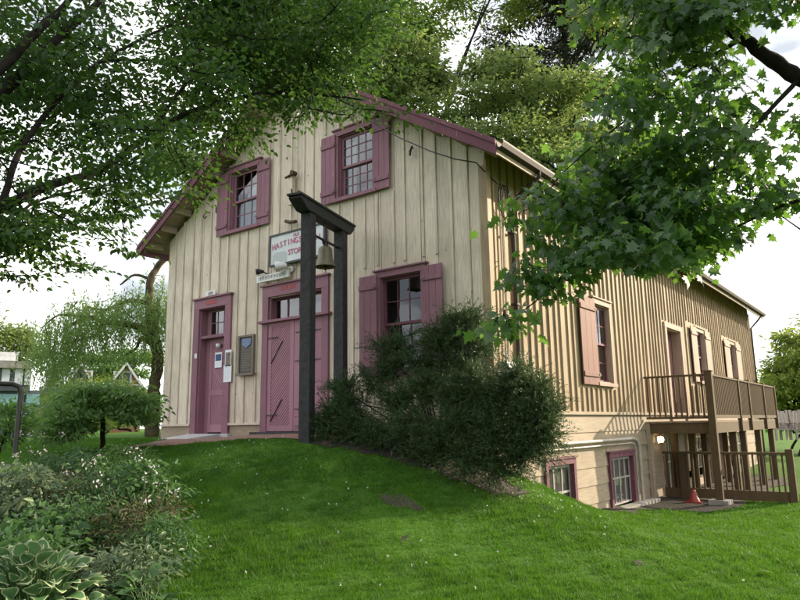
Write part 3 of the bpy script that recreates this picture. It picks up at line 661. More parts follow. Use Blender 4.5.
# plaque
pl = empty('wall_plaque', (-5.64,-.03,1.2), 'bronze plaque with blue emblem in a wooden frame between the two doors', 'plaque')
mb = MB(TF); mb.box(-5.87,-5.82,.03,.09,1.2,1.93); mb.box(-5.44,-5.39,.03,.09,1.2,1.93); mb.box(-5.90,-5.36,.03,.12,1.15,1.2); mb.box(-5.87,-5.39,.03,.09,1.93,1.97); mb.box(-5.82,-5.44,.03,.05,1.2,1.93); mb.build('frame', greywood, pl)
mb = MB(TF); mb.box(-5.81,-5.45,.051,.07,1.22,1.70); mb.build('plate', plaquedark, pl)
mb = MB(TF); mb.prism([(-5.77,.051,1.90),(-5.49,.051,1.90),(-5.50,.051,1.78),(-5.63,.051,1.71),(-5.76,.051,1.78)], (0,.02,0)); mb.build('emblem', plaqueblue, pl)
mb = MB(TF)
for i in range(9): mb.box(-5.78,-5.48-.03*(i % 2),.07,.073,1.26+i*.047,1.275+i*.047)
mb.build('lettering', greywood, pl)
# lamp over left door, iron bracket, hooks, vent
p = on(217.6, 345.5, 1, .1); mb = MB(); mb.lathe((p[0],.12,p[2]-.05), [(0,0),(.045,.01),(.06,.05),(.045,.09),(.0,.1)], 12); mb.thing('porch_lamp', whitefix, 'small round porch lamp under the transom of the single door', 'lamp')
p = on(291, 205, 1, -.1); x = p[0]; z0 = p[2]
e = empty('pulley_bracket', (x,-.03,z0), 'pale post with rusty iron pulley fittings fixed high between the upper windows', 'bracket')
mb = MB(TF); mb.box(x-.055,x+.05,.03,.13,z0,z0+.62); mb.build('post', cream, e)
mb = MB(TF); mb.tube([(x-.12,.15,z0+.58),(x+.12,.15,z0+.62)], .025, 8); mb.tube([(x+.1,.08,z0+.63),(x+.1,.2,z0+.63)], .05, 10); mb.tube([(x+.05,.14,z0+.3),(x+.13,.2,z0+.18),(x+.22,.2,z0+.15),(x+.32,.18,z0+.2)], .02, 6); mb.build('fitting', rust, e)
p = on(292, 222, 1, -.1); mb = MB(TF); mb.tube([(p[0]-.2,.08,p[2]+.06),(p[0]-.05,.12,p[2]),(p[0]+.15,.14,p[2]-.03)], .035, 8); mb.thing('iron_spike', rust, 'short rusty rod sticking from the wall behind the bell frame beam', 'iron rod')
p = on(208.5, 217, 1, -.03); mb = MB(TF)
mb.tube([(p[0]+.05,.03,p[2]+.10),(p[0]-.02,.09,p[2]+.10),(p[0]-.07,.12,p[2]),(p[0]+.0,.13,p[2]-.06),(p[0]+.06,.13,p[2]-.02)], .014, 6); mb.thing('wall_hook', rust, 'curled iron hook on the boards left of the upper left window', 'hook')
p = on(217.5, 209.7, 1, -.03); mb = MB(TF); mb.box(p[0]-.05,p[0]+.05,.03,.05,p[2]-.07,p[2]+.07); mb.box(p[0]-.035,p[0]+.035,.05,.056,p[2]-.05,p[2]+.05); mb.thing('vent_cover', blackmetal, 'small black vent cover left of the upper left window', 'vent')
p = on(413.5, 152, 1, -.03); mb = MB(TF); mb.tube([(p[0],.03,p[2]+.06),(p[0]+.02,.1,p[2]+.08),(p[0]-.02,.1,p[2]),(p[0]-.03,.1,p[2]-.08)], [.012,.014,.025,.02], 6); mb.thing('insulator', blackmetal, 'small black cable insulator hanging under the right rake of the gable', 'insulator')

# ------------------------------------------------------------------ bell frame
P1 = at(306.5, 438, 10.3); P2 = at(340.5, 438, 11.3); zt = P1[2]+3.22
bf = empty('bell_stand', (float(P1[0]+P2[0])/2, float(P1[1]+P2[1])/2, -.15), 'tall black timber bell stand in front of the double door', 'bell stand')
dxy = (P2-P1)[:2]; dist = np.hypot(*dxy); dxy = dxy/dist; nxy = np.array([-dxy[1], dxy[0]])
def T_(a, n, z): return (P1[0]+dxy[0]*a+nxy[0]*n, P1[1]+dxy[1]*a+nxy[1]*n, z)
zb1 = h1(P1[0], P1[1])-.2; W_ = .09
zt = at(306, 214, 10.3)[2]
for a in (0, dist):
    mb = MB(T_); mb.box(a-W_, a+W_, -W_, W_, zb1, zt); mb.build('post', timber, bf, .008)
mb = MB(T_); mb.prism([(-.42,-.11,zt+.17),(-.44,-.11,zt+.13),(-.2,-.11,zt),(dist+.2,-.11,zt),(dist+.34,-.11,zt+.13),(dist+.34,-.11,zt+.17)], (0,.22,0)); mb.box(-.46,dist+.36,-.13,.13,zt+.17,zt+.21); mb.build('crossbeam', timber, bf, .008)
ub = at(326, 270, 10.85); zr = at(326, 243, 10.85)[2]
mb = MB(T_); mb.tube([(W_,0,zr+.02),(dist-W_,0,zr+.02)], .022, 8); mb.tube([(dist/2,0,zr+.02),(dist/2,0,zt)],.012,6); mb.build('crossbar', blackmetal, bf)
bl = empty('bell', (float(P1[0]+dxy[0]*dist/2), float(P1[1]+dxy[1]*dist/2), zr-.46), 'weathered bronze bell hanging from the bar of the black timber stand', 'bell')
cx, cy = bl.location.x, bl.location.y
mb = MB(); mb.lathe((cx,cy,zr-.42), [(.185,0),(.18,.015),(.155,.05),(.135,.10),(.122,.17),(.116,.24),(.112,.29),(.10,.32),(.06,.345),(.025,.35),(.025,.40),(0,.40)], 28)
mb.lathe((cx,cy,zr-.42), [(.185,0),(.16,.01),(.13,.06),(.105,.2),(.05,.31),(0,.32)], 28); mb.build('bell_body', bronze, bl)
mb = MB(); mb.tube([(cx,cy,zr-.15),(cx,cy,zr-.43)], .010, 6); mb.lathe((cx,cy,zr-.48), [(0,0),(.03,.02),(.035,.045),(.02,.075),(0,.08)], 10); mb.build('clapper', blackmetal, bl)
mb = MB(T_); mb.tube([(dist/2-.08,0,zr+.02),(dist/2-.06,0,zr-.03),(dist/2+.06,0,zr-.03),(dist/2+.08,0,zr+.02)], .022, 6); mb.build('yoke', blackmetal, bl)

# ------------------------------------------------------------------ deck
DX, DY0, DY1, ZD = 1.45, 7.02, 15.4, .105
deck = empty('wooden_deck', (.7, 10, -1.65), 'raised brown timber deck with slatted railings against the side wall', 'deck')
mb = MB()
x = .06; k = 0
while x < DX:
    mb.box(x, min(DX, x+.135), DY0-.03, DY1, ZD-.035, ZD+.002*(k % 2)); x += .14; k += 1
mb.build('deck_floor', deckplank, deck)
mb = MB(); mb.box(.055,DX,DY0,DY0+.045,ZD-.27,ZD-.037); mb.box(DX-.045,DX,DY0+.045,DY1,ZD-.27,ZD-.037)
mb.build('rim_joist', deckwood, deck)
mb = MB(); y = DY0+.6
while y < DY1: mb.box(.06, DX-.05, y, y+.045, ZD-.22, ZD-.037); y += .6
mb.build('joist', deckwood, deck)
def post(x, y, w, z1, z0=None, name='post', cap=False, foot=False):
    z0 = h1(x, y)-.1 if z0 is None else z0
    mb = MB(); mb.box(x-w/2, x+w/2, y-w/2, y+w/2, z0, z1)
    if cap: mb.prism([(x-w/2-.012,y-w/2-.012,z1),(x+w/2+.012,y-w/2-.012,z1),(x+w/2+.012,y+w/2+.012,z1),(x-w/2-.012,y+w/2+.012,z1)], (0,0,.03))
    return mb.build(name, deckwood, deck, .005)
pc = post(DX+.03, DY0-.08, .15, 1.17, None, 'post', True)
mb = MB(); zf = h1(DX+.03, DY0-.08); mb.box(DX-.17,DX+.23,DY0-.28,DY0+.12,zf-.1,zf+.10); mb.build('footing', concrete, pc)
for y in (9.6, 10.75, 12.8, 14.95): post(DX-.12, y, .15, ZD-.27)
for x, y in ((.35,8.0),(.75,8.0),(.3,11),(.3,13.5)): post(x, y, .14, ZD-.22)
for y in (9.9, 11.2, 13.4, 15.35): post(DX+.02, y, .10, 1.14, ZD-.27, 'rail_post', True)
rb, rt = ZD+.10, 1.09
mb = MB(); mb.box(.05,DX-.05,DY0-.045,DY0+.0,rt-.0,rt+.045); mb.build('top_rail', deckwood, deck); mb = MB(); mb.box(.05,DX-.05,DY0-.04,DY0-.005,rb-.05,rb); mb.build('bottom_rail', deckwood, deck)
mb = MB(); mb.box(DX-.03,DX+.06,DY0+.0,DY1-.1,rt,rt+.04); mb.build('top_rail', deckwood, deck); mb = MB(); mb.box(DX-.0,DX+.04,DY0+.0,DY1-.1,rb-.05,rb+.03); mb.build('bottom_rail', deckwood, deck)
x = .13
while x < DX-.1:
    mb = MB(); mb.box(x-.018,x+.018,DY0-.04,DY0-.004,rb,rt); mb.build('baluster', deckwood, deck); x += .118
y = DY0+.14
while y < DY1-.1:
    mb = MB(); mb.box(DX+.0,DX+.035,y-.018,y+.018,rb+.03,rt); mb.build('baluster', deckwood, deck); y += .118
# lower fence
FE = on(794.5, 499, 1, 7.75)
fy, fx = 7.75, float(FE[0]); gz = h1(fx, fy)
ztop = float(on(740, 453, 1, fy)[2]); zbot = float(on(740, 492, 1, fy)[2])
fence = empty('wooden_fence', (fx/2+.5, fy, gz), 'low brown baluster fence under and beside the raised deck', 'fence')
for x in (fx, .55):
    mb = MB(); mb.box(x-.07,x+.07,fy-.07,fy+.07,gz-.1,ztop+.06+(.03 if x == fx else -.04)); mb.build('post', deckwood, fence, .005)
mb = MB(); mb.box(.12,fx-.07,fy-.05,fy+.05,ztop-.03,ztop+.02); mb.build('top_rail', deckwood, fence); mb = MB(); mb.box(.12,fx-.07,fy-.03,fy+.03,zbot-.05,zbot+.04); mb.build('bottom_rail', deckwood, fence)
mb = MB(); mb.box(.12,fx-.07,fy-.04,fy+.02,gz+.0,gz+.14); mb.build('kick_board', deckwood, fence)
x = .2
while x < fx-.1:
    mb = MB(); mb.box(x-.018,x+.018,fy-.018,fy+.018,zbot+.04,ztop-.03); mb.build('baluster', deckwood, fence); x += .115
# a second run of fence further right
F2 = empty('wooden_fence', (5, 11.5, gz), 'short brown fence run at the right edge beyond the deck', 'fence')
for k, x in enumerate((4.4, 5.8, 7.2)):
    mb = MB(); mb.box(x-.06,x+.06,11.44,11.56,gz-.1,ztop+.1); mb.build('post', deckwood, F2)
mb = MB(); mb.box(4.46,7.14,11.47,11.53,ztop-.02,ztop+.03); mb.box(4.46,7.14,11.47,11.53,zbot-.02,zbot+.03); mb.build('rail', deckwood, F2)
x = 4.55
while x < 7.1:
    mb = MB(); mb.box(x-.018,x+.018,11.485,11.515,zbot+.03,ztop-.02); mb.build('baluster', deckwood, F2); x += .14
# slatted garden chairs beyond
def chair_proto():
    e = empty('garden_chair', (0,0,0), 'pale slatted garden chair beyond the deck, left one at the right edge', 'chair', 'pale slatted garden chairs beyond the deck')
    mb = MB()
    for i in range(5): mb.box(-.26+i*.11,-.17+i*.11,-.28,.25,.36,.385)
    mb.build('seat', palewood, e)
    mb = MB()
    for i in range(6):
        x = -.30+i*.105; hh = 1.05-.9*(x+.04)**2*1.6
        mb.hexa([(x,.25,.38),(x+.08,.25,.38),(x+.08,.27,.38),(x,.27,.38)], [(x,.45,hh),(x+.08,.45,hh),(x+.08,.47,hh),(x,.47,hh)])
    mb.build('backrest', palewood, e)
    for sx in (-1, 1):
        mb = MB(); mb.box(sx*.33-.03,sx*.33+.03,-.3,-.22,0,.58); mb.build('leg', palewood, e)
        mb = MB(); mb.box(sx*.33-.03,sx*.33+.03,.25,.33,0,.58); mb.build('leg', palewood, e)
        mb = MB(); mb.box(sx*.34-.06,sx*.34+.06,-.34,.4,.58,.61); mb.build('armrest', palewood, e)
    return e
# placed on a terrace beyond the deck
terr = MB(); terr.box(3.4,9.5,17.2,20.5,-2,-.62); terr.thing('terrace', greywood, 'low timber terrace far right beyond the deck', 'terrace')
c0 = chair_proto()
for k, (u, D, rz, lab) in enumerate(((783, 27.5, .5, 'pale slatted garden chair closest to the deck'), (791, 28.0, .2, 'pale slatted garden chair in the middle of the far group'), (799, 27.6, -.1, 'pale slatted garden chair at the right edge of the photo'))):
    o = c0 if k == 0 else copy_tree(c0)
    q = at(u, 430, D); o.location = (q[0], q[1], -.62); o.rotation_euler.z = rz; o['label'] = lab
# wall lamps under the deck, red cone
for k, (u, v, lab) in enumerate(((661, 439.5, 'lit warm lamp on the wall just under the near edge of the deck'), (704.5, 440.5, 'lit warm lamp deeper under the deck'))):
    q = on(u, v, 0, .12); e = empty('wall_lamp', (.03, q[1], q[2]), lab, 'lamp', 'lit lamps under the deck')
    mb = MB(); mb.box(.012,.06,q[1]-.05,q[1]+.05,q[2]-.09,q[2]+.07); mb.build('bracket', whitefix, e)
    mb = MB(); mb.lathe((.12,q[1],q[2]-.07), [(0,0),(.05,.01),(.07,.06),(.06,.12),(0,.15)], 12); mb.build('lamp_shade', glow, e)
q = on(694, 496, 1, 7.2); gz2 = h1(q[0], 7.2)
mb = MB(); mb.box(q[0]-.18,q[0]+.18,7.02,7.38,gz2,gz2+.03); mb.lathe((q[0],7.2,gz2+.03), [(.12,0),(.035,.24),(.0,.25)], 16); mb.thing('traffic_cone', redcone, 'red cone standing on the dirt under the deck', 'cone')

# ------------------------------------------------------------------ foliage generator
TPL = {
 'diamond': (np.array([(0,0,0),(.45,.5,.06),(1,0,0),(.45,-.5,.06)]), np.array([(0,1,2,3)])),
 'leaf': (np.array([(0,0,0),(.28,.46,.08),(.66,.36,.07),(1,0,-.06),(.66,-.36,.07),(.28,-.46,.08)]), np.array([(0,1,2,3),(0,3,4,5)])),
 'blade': (np.array([(0,.5,0),(0,-.5,0),(1,0,0)]), np.array([(0,1,2)])),
}
_pm = [(0,0),(.02,.30),(.22,.22),(.30,.58),(.46,.26),(.60,.34),(.66,.14),(1,0),(.66,-.14),(.60,-.34),(.46,-.26),(.30,-.58),(.22,-.22),(.02,-.30)]
TPL['maple'] = (np.array([(a, b_, -.26*abs(b_)+.10*math.sin(a*3.1)-.10*a*a) for a, b_ in _pm]+[(.28,0,.03)]), np.array([(i, (i+1) % 14, 14) for i in range(14)]))
def norm(a): return a/np.maximum(np.linalg.norm(a, axis=-1, keepdims=True), 1e-9)
def leaf_arrays(P, D, Nn, Ln, Wd, tpl):
    V, Fc = TPL[tpl] if isinstance(tpl, str) else tpl
    D = norm(D); Sd = norm(np.cross(D, Nn)); Nn = np.cross(Sd, D)
    out = P[:,None]+V[None,:,0:1]*(Ln[:,None,None]*D[:,None])+V[None,:,1:2]*(Wd[:,None,None]*Sd[:,None])+V[None,:,2:3]*(Ln[:,None,None]*Nn[:,None])
    m_ = len(V); Fi = (np.arange(len(P))[:,None,None]*m_+Fc[None]).reshape(-1, Fc.shape[1])
    return out.reshape(-1, 3), Fi
class Tree:
    def __init__(s): s.mb = MB(); s.nodes = []; s.rad = []; s.tw = []
    def limb(s, pts, r0, r1, n=8, sub=5, wob=.04):
        pts = [np.array(p, float) for p in pts]; out = []
        for i in range(len(pts)-1):      # catmull-rom
            p0, p1, p2, p3 = pts[max(i-1,0)], pts[i], pts[i+1], pts[min(i+2, len(pts)-1)]
            for k in range(sub):
                t_ = k/sub; out.append(.5*((2*p1)+(-p0+p2)*t_+(2*p0-5*p1+4*p2-p3)*t_**2+(-p0+3*p1-3*p2+p3)*t_**3))
        out.append(pts[-1]); m_ = len(out)
        for i in range(1, m_-1): out[i] = out[i]+RNG.normal(0, wob*(r0+r1), 3)
        rs = [r0+(r1-r0)*(i/(m_-1))**.8 for i in range(m_)]
        rs = [r*(1+RNG.normal(0, .05)) for r in rs]
        s.mb.tube([tuple(p) for p in out], rs, n); s.nodes += out; s.rad += rs; return s
    def grow(s, targets, rt=.004, sag=.0, every=1.0):
        nodes_ = np.zeros((len(s.nodes)+len(targets)*2+5, 3)); n = len(s.nodes); nodes_[:n] = s.nodes
        T = np.array(targets); d = np.sqrt(((T[:,None]-nodes_[None,:n])**2).sum(-1)).min(1); T = T[np.argsort(d)]
        for p in T:
            dd = ((nodes_[:n]-p)**2).sum(-1); i = int(dd.argmin()); a = nodes_[i]; L_ = math.sqrt(dd[i])
            if L_ < 1e-3: continue
            mid = (a+p)/2+RNG.normal(0, .10*L_, 3)+np.array([0,0,sag*L_])
            r = rt*(1+L_*1.2)
            s.mb.tube([tuple(a), tuple(mid), tuple(p)], [r*1.6, r*1.2, r*.6], 4, False)
            s.tw.append((a, mid, p)); nodes_[n] = mid; nodes_[n+1] = p; n += 2
        return s
def blob(c, r, n, shell=.0):
    """random points in an ellipsoid"""
    p = norm(RNG.normal(size=(n, 3)))*(RNG.uniform(shell, 1, n)**(1/3))[:,None]
    return np.array(c)+p*np.array(r)
def foliage(tw, nleaf, ln, wd, spread, tpl='leaf', droop=.3, flat=.5, tilt=.5, along=.5):
    a = np.array([t_[0] for t_ in tw]); m_ = np.array([t_[1] for t_ in tw]); p = np.array([t_[2] for t_ in tw]); K = len(tw)
    idx = np.repeat(np.arange(K), nleaf); n = len(idx)
    # local planar spray around the twig end
    s_ = RNG.uniform(along*-1, 1, n)
    base = np.where(s_[:,None] < 0, p[idx]+(m_[idx]-p[idx])*(-s_[:,None]), p[idx])
    off = RNG.normal(size=(n, 3))*spread; off[:,2] *= flat
    tn = norm(RNG.normal(size=(K, 3))*np.array([tilt, tilt, 0])+np.array([0,0,1]))   # tilt of each spray
    off -= tn[idx]*(off*tn[idx]).sum(-1, keepdims=True)*(1-flat)
    P = base+off
    D = norm(off+RNG.normal(size=(n, 3))*spread*.7+norm(p-a)[idx]*spread*.6); D[:,2] -= droop; 
    Nn = tn[idx]+RNG.normal(size=(n, 3))*.45
    Ln = ln*RNG.uniform(.45, 1.35, n); return leaf_arrays(P, D, Nn, Ln, Ln*wd, tpl)
def tree(name, T, V, Fc, mat, barkmat, label, cat, base, group=None, tname='trunk'):
    e = empty(name, base, label, cat, group)
    T.mb.build(tname, barkmat, e); np_mesh('crown', V, Fc, mat, e); return e
A_ = lambda *l: [at(u, v, D) for u, v, D in l]

# --- left foreground tree (trunk just outside the left edge)
t1 = Tree(); tb = at(-150, 600, 5.6); gx_, gy_ = tb[0], tb[1]; tb[2] = h1(gx_, gy_)
fork = at(-135, 330, 5.6); fork2 = at(-120, 150, 5.7)
t1.limb([tb-np.array([0,0,.2]), tb+np.array([.03,0,.8]), fork, fork2, at(-80,-60,5.9), at(-40,-200,6.2)], .17, .05, 12)
for pts, r0, r1 in (
  (A_((-135,310,5.6),(-60,245,5.6),(0,209,5.6),(50,185,5.7),(100,170,5.8),(150,135,5.9),(200,108,6.0),(270,93,6.2),(330,96,6.4),(365,100,6.5)), .055, .008),
  (A_((-125,230,5.6),(-50,140,5.5),(0,95,5.5),(35,60,5.5),(70,28,5.6),(110,-10,5.8),(140,-60,6)), .06, .02),
  (A_((-122,180,5.7),(-50,110,5.3),(0,70,5.2),(35,33,5.2),(65,5,5.3),(95,-40,5.4)), .055, .02),
  (A_((-130,290,5.6),(-40,240,5.4),(0,205,5.3),(20,150,5.3),(60,98,5.5),(100,62,5.7),(150,35,5.9),(200,12,6.1),(250,0,6.3)), .035, .006),
  (A_((150,135,5.9),(185,85,6.2),(220,55,6.5),(255,44,6.8),(310,30,7)), .02, .006),
  (A_((-60,245,5.6),(0,236,5.9),(30,205,6.0),(80,190,6.2),(140,180,6.4),(180,170,6.6)), .02, .005),
  (A_((-132,320,5.6),(-70,290,6),(-20,265,6.2),(20,250,6.4),(60,225,6.6)), .025, .005),
  (A_((100,62,5.7),(130,60,6.2),(200,62,6.7),(260,70,7.1),(300,60,7.4)), .016, .005),
  (A_((-80,-60,5.9),(20,-40,6.2),(120,-50,6.8),(240,-40,7.4),(350,-20,7.8),(400,-5,8)), .05, .008)): t1.limb(pts, r0, r1, 7)
tg = []
def pb(u0, u1, v0, v1, D0, D1, n):     # points scattered in a pixel box with depth
    return [at(RNG.uniform(u0, u1), RNG.uniform(v0, v1), RNG.uniform(D0, D1)) for _ in range(n)]
def polyb(poly, D0, D1, n, jit=0):
    xs = [p[0] for p in poly]; ys = [p[1] for p in poly]; out = []
    while len(out) < n:
        u, v = RNG.uniform(min(xs), max(xs)), RNG.uniform(min(ys), max(ys)); ins = False
        for i in range(len(poly)):
            (x1, y1), (x2, y2) = poly[i], poly[i-1]
            if (y1 > v) != (y2 > v) and u < (x2-x1)*(v-y1)/(y2-y1)+x1: ins = not ins
        if ins: out.append(at(u, v, RNG.uniform(D0, D1)))
    return out
tg += polyb([(-60,-60),(330,-60),(345,20),(350,60),(370,95),(330,112),(250,125),(225,148),(190,165),(165,205),(130,222),(60,235),(-60,250)], 5.2, 7.6, 330)
tg += polyb([(180,-40),(340,-40),(350,90),(300,105),(240,110),(200,100)], 5.8, 7.6, 150)
tg += polyb([(-60,190),(30,200),(60,225),(55,250),(25,275),(-60,280)], 5.6, 6.8, 40)
tg += polyb([(330,-40),(420,-40),(400,20),(370,60),(350,80),(335,60)], 6.8, 8, 40)
tg += polyb([(-300,-250),(300,-250),(300,-60),(-300,-60)], 4.8, 7.6, 120)
tg = np.array(tg); keep = RNG.permutation(len(tg))[:200]; tg2 = []
for c in tg[keep]:
    tn = norm(np.array([RNG.normal(0,.22), RNG.normal(0,.22), 1.])); q = RNG.normal(size=(5,3))*.24; q -= np.outer(q@tn, tn)*.85; tg2.append(c+q)
tg = np.concatenate(tg2)
t1.grow(tg, .0035)
V, Fc = foliage(t1.tw, 76, .058, .56, .15, 'leaf', .25, .22, .3)
tree('deciduous_tree', t1, V, Fc, lf_left, bark, 'dark-branched leafy tree overhanging the top left from outside the left edge', 'tree', tb)

# --- right foreground maple
t2 = Tree(); tb = at(960, 600, 8.2); tb[2] = h1(tb[0], tb[1])
t2.limb([tb-np.array([0,0,.2]), tb+np.array([0,0,1.2]), at(945,250,8.2), at(930,120,8.1), at(920,-40,8), at(900,-260,8)], .26, .10, 14)
for pts, r0, r1 in (
  (A_((935,150,8.1),(870,110,8),(800,78,7.8),(765,55,7.6),(720,25,7.4),(660,0,7.2),(600,-40,7)), .12, .04),
  (A_((800,78,7.8),(770,110,7.4),(735,150,7.2),(700,180,7),(650,210,6.9),(600,250,6.8),(550,290,6.7),(505,325,6.6)), .028, .005),
  (A_((935,200,8.1),(860,190,7.8),(800,200,7.6),(750,220,7.4),(700,250,7.3),(660,275,7.2)), .035, .005),
  (A_((740,40,7.5),(690,70,7.3),(640,110,7.2),(600,140,7.1),(560,175,7)), .025, .005),
  (A_((925,20,8),(830,10,7.8),(760,-20,7.6),(680,-60,7.4)), .07, .02),
  (A_((935,260,8.1),(870,250,8),(820,240,8),(780,215,8)), .025, .006),
  (A_((920,-40,8),(1000,-100,8.4),(1100,-120,9)), .08, .03), (A_((910,-150,8),(850,-250,7.4),(760,-330,7)), .07, .02)): t2.limb(pts, r0, r1, 7)
tg = polyb([(640,-40),(740,20),(720,120),(735,200),(735,245),(690,262),(640,245),(600,262),(555,285),(505,318),(545,262),(560,235),(545,205),(570,170),(600,130),(600,90),(640,60)], 6.3, 7.8, 170)
tg += polyb([(560,190),(680,180),(700,240),(640,250),(570,258),(548,240)], 6.3, 7.6, 60)
tg += polyb([(494,332),(505,312),(560,280),(570,296),(540,316),(510,334)], 6.4, 6.9, 13)
tg += polyb([(740,90),(830,60),(830,190),(790,185),(770,150)], 7.2, 8.5, 14)
tg += polyb([(560,-60),(830,-60),(830,10),(760,15),(680,20),(600,10)], 6.6, 8.5, 60)
tg += polyb([(740,190),(775,170),(830,200),(790,230),(745,240)], 7.2, 8.5, 9)
tg += polyb([(600,-400),(1250,-400),(1250,150),(860,150),(830,-60),(600,-60)], 6.2, 10.5, 190)
tg = np.array(tg); keep = RNG.permutation(len(tg))[:int(len(tg)*.46)]; tg2 = []
for c in tg[keep]:
    q = RNG.normal(size=(3,3))*np.array([.22,.22,.13]); q[:,2] -= .25*np.hypot(q[:,0], q[:,1]); tg2.append(c+q)
tg = np.concatenate(tg2)
def pix(P):
    d = P-CAM; w_ = d@FW; return 400+F*(d@RT)/w_, 300-F*(d@UP)/w_
uu, vv = pix(tg)       # keep the real tree's open window between the boughs and the side wall
tg = tg[(vv < np.interp(uu, [470,500,540,560,600,640,700,740,760,800,840], [332,332,312,280,250,262,268,245,215,195,230])) & (uu > 492)]
t2.grow(tg, .0045, .05)
V, Fc = foliage(t2.tw, 32, .108, 1.0, .15, 'maple', .9, .5, .6)
tree('maple_tree', t2, V, Fc, lf_right, bark, 'large-leaved maple reaching in from the right edge in front of the side wall', 'tree', tb)

# --- trees behind the house
def bigtree(name, label, base, hgt, blobs, leaf, mat, nt_, nl, spread, group, barkmat=bark, r=.35, limbs=None, tpl='leaf', wd=.5, **kw):
    T = Tree(); b0 = np.array([base[0], base[1], h1(base[0], base[1])]); top = np.array(blobs[0][0])
    T.limb([b0-np.array([0,0,.3]), b0*.7+top*.3+RNG.normal(0,.3,3), b0*.4+top*.6+RNG.normal(0,.4,3), top], r, r*.25, 10)
    for c, rr in blobs: 
        st = b0*.6+top*.4 if c[2] > b0[2]+.4*(top[2]-b0[2]) else b0*.8+top*.2
        T.limb([st, (st+np.array(c))/2+RNG.normal(0,.4,3), np.array(c)], r*.4, r*.08, 6)
    tg = []
    for c, rr in blobs:
        for j in range(15):
            c2 = blob(c, np.array(rr)*1.05, 1, .3)[0]; f = RNG.uniform(.14, .3); tg.append(blob(c2, np.array(rr)*f*np.array([1.2,1.2,.6]), max(4, nt_//13), .2))
    tg = np.concatenate(tg); T.grow(tg, .012)
    V, Fc = foliage(T.tw, nl, leaf, wd, spread, tpl, **kw)
    return tree(name, T, V, Fc, mat, barkmat, label, 'tree', tuple(b0), group)
G = 'trees rising behind the house'
bigtree('deciduous_tree', 'light green spreading tree right behind the right roof slope', at(500,430,31)[:2], 15,
   [(at(500,105,31),(3.2,3.0,1.6)), (at(430,130,31),(2.6,2.4,1.3)), (at(560,120,31),(2.6,2.6,1.6)), (at(470,85,31),(2.6,2.4,1.3)), (at(540,90,30),(2.6,2.4,1.0)), (at(590,165,30),(2.4,2.4,2)), (at(480,150,30),(3,2.4,1.2)), (at(400,100,31),(2.0,2,1.6)), (at(540,165,29),(3,2.4,1.6))], .24, lf_back, 65, 50, .42, G, flat=.3, droop=.15, tilt=.2)
bigtree('deciduous_tree', 'yellow-green tree crown at the top centre above the ridge', at(400,430,36)[:2], 15,
   [(at(430,20,36),(2.2,2,1.8)), (at(490,-12,36),(3.0,3,1.2)), (at(405,45,36),(1.2,2,1.4)), (at(630,15,34),(1.8,3,1.8)), (at(520,-60,36),(4,3,2))], .26, lf_yel, 45, 55, .5, G, flat=.35, droop=.2)
bigtree('deciduous_tree', 'green tree showing between the gable peak and the left roof slope', at(330,430,30)[:2], 14,
   [(at(330,20,30),(3,3,2.2)), (at(380,75,30),(2.4,2.4,1.5)), (at(270,40,30),(2.4,2.4,2)), (at(200,150,30),(2,2,1.6)), (at(400,60,30),(1.5,1.5,1.3))], .26, lf_back, 60, 50, .5, G)
# dark cedar behind
T = Tree(); cb = at(575, 430, 40); cb[2] = h1(cb[0], cb[1]); top = at(560, -140, 40)
T.limb([cb, cb*.5+top*.5, top], .5, .05, 10); tg = []
for k in range(46):
    f = .35+.65*k/46; c = cb*(1-f)+top*f; a = k*2.4; Lr = 8.0*(1-f)+2.6; d = np.array([math.cos(a), math.sin(a), -.08])
    e_ = c+d*Lr; T.limb([c, c+d*Lr*.5+np.array([0,0,.25]), e_], .10, .02, 5, 3)
    for j in range(16):
        s_ = .2+.8*j/16; q = c+d*Lr*s_+RNG.normal(0, .45, 3)*np.array([1,1,.3]); tg.append(q)
T.grow(tg, .012); V, Fc = foliage(T.tw, 90, .34, .30, .5, 'diamond', .5, .25, .25)
tree('conifer_tree', T, V, Fc, lf_con, bark, 'dark cedar with layered boughs behind the light green tree', 'tree', tuple(cb), G)
# right far trees
G = 'trees far right beyond the deck'
bigtree('deciduous_tree', 'rounded sunlit green tree at the right edge past the far end of the house', at(800,430,38)[:2], 6,
   [(at(798,358,38),(1.9,2,1.2)), (at(812,375,37),(2,2,1.6)), (at(790,380,38),(1.3,1.5,.9)), (at(790,400,38),(1.4,2,.8)), (at(830,350,38),(2,2,2))], .20, lf_yel, 55, 60, .3, G)
bigtree('deciduous_tree', 'darker bushy tree low behind the garden chairs at the right edge', at(790,430,44)[:2], 3,
   [(at(795,405,44),(3,2,1.2)), (at(778,408,44),(1.6,2,.9)), (at(820,400,44),(4,2,1.8)), (at(800,418,44),(3.5,1.5,.9))], .2, lf_jm, 60, 60, .35, G, r=.1)

# --- old willow left of the house
T = Tree(); wb = at(151, 440, 18.5); wb[2] = h1(wb[0], wb[1])-.1
D = 18.5
T.limb([wb]+A_((153,410,D),(155,385,D),(158,362,D),(157,345,D),(151,322,D),(149,300,D),(152,275,D),(163,262,D),(180,240,D)), .19, .07, 14, 5, .05)
for pts, r0, r1 in ((A_((156,345,D),(147,332,D),(136,326,D),(120,324,D),(104,322,D),(88,317,D),(72,325,D)), .13, .04), (A_((150,305,D),(138,301,D),(120,303,D),(105,310,D),(85,306,D)), .07, .02),
   (A_((157,350,D),(142,338,D),(136,348,D),(126,355,D)), .07, .02), (A_((104,322,D),(95,335,D),(80,340,D),(65,350,D)), .05, .015), (A_((152,280,D),(135,275,D),(120,285,D)), .05, .02), (A_((88,317,D),(60,315,D-.5),(45,325,D-.8)), .04, .015)): T.limb(pts, r0, r1, 7)
tg = polyb([(60,305),(100,295),(150,290),(165,300),(160,330),(130,320),(100,330),(80,350),(50,365),(30,355),(45,320)], 17.4, 19.4, 130)
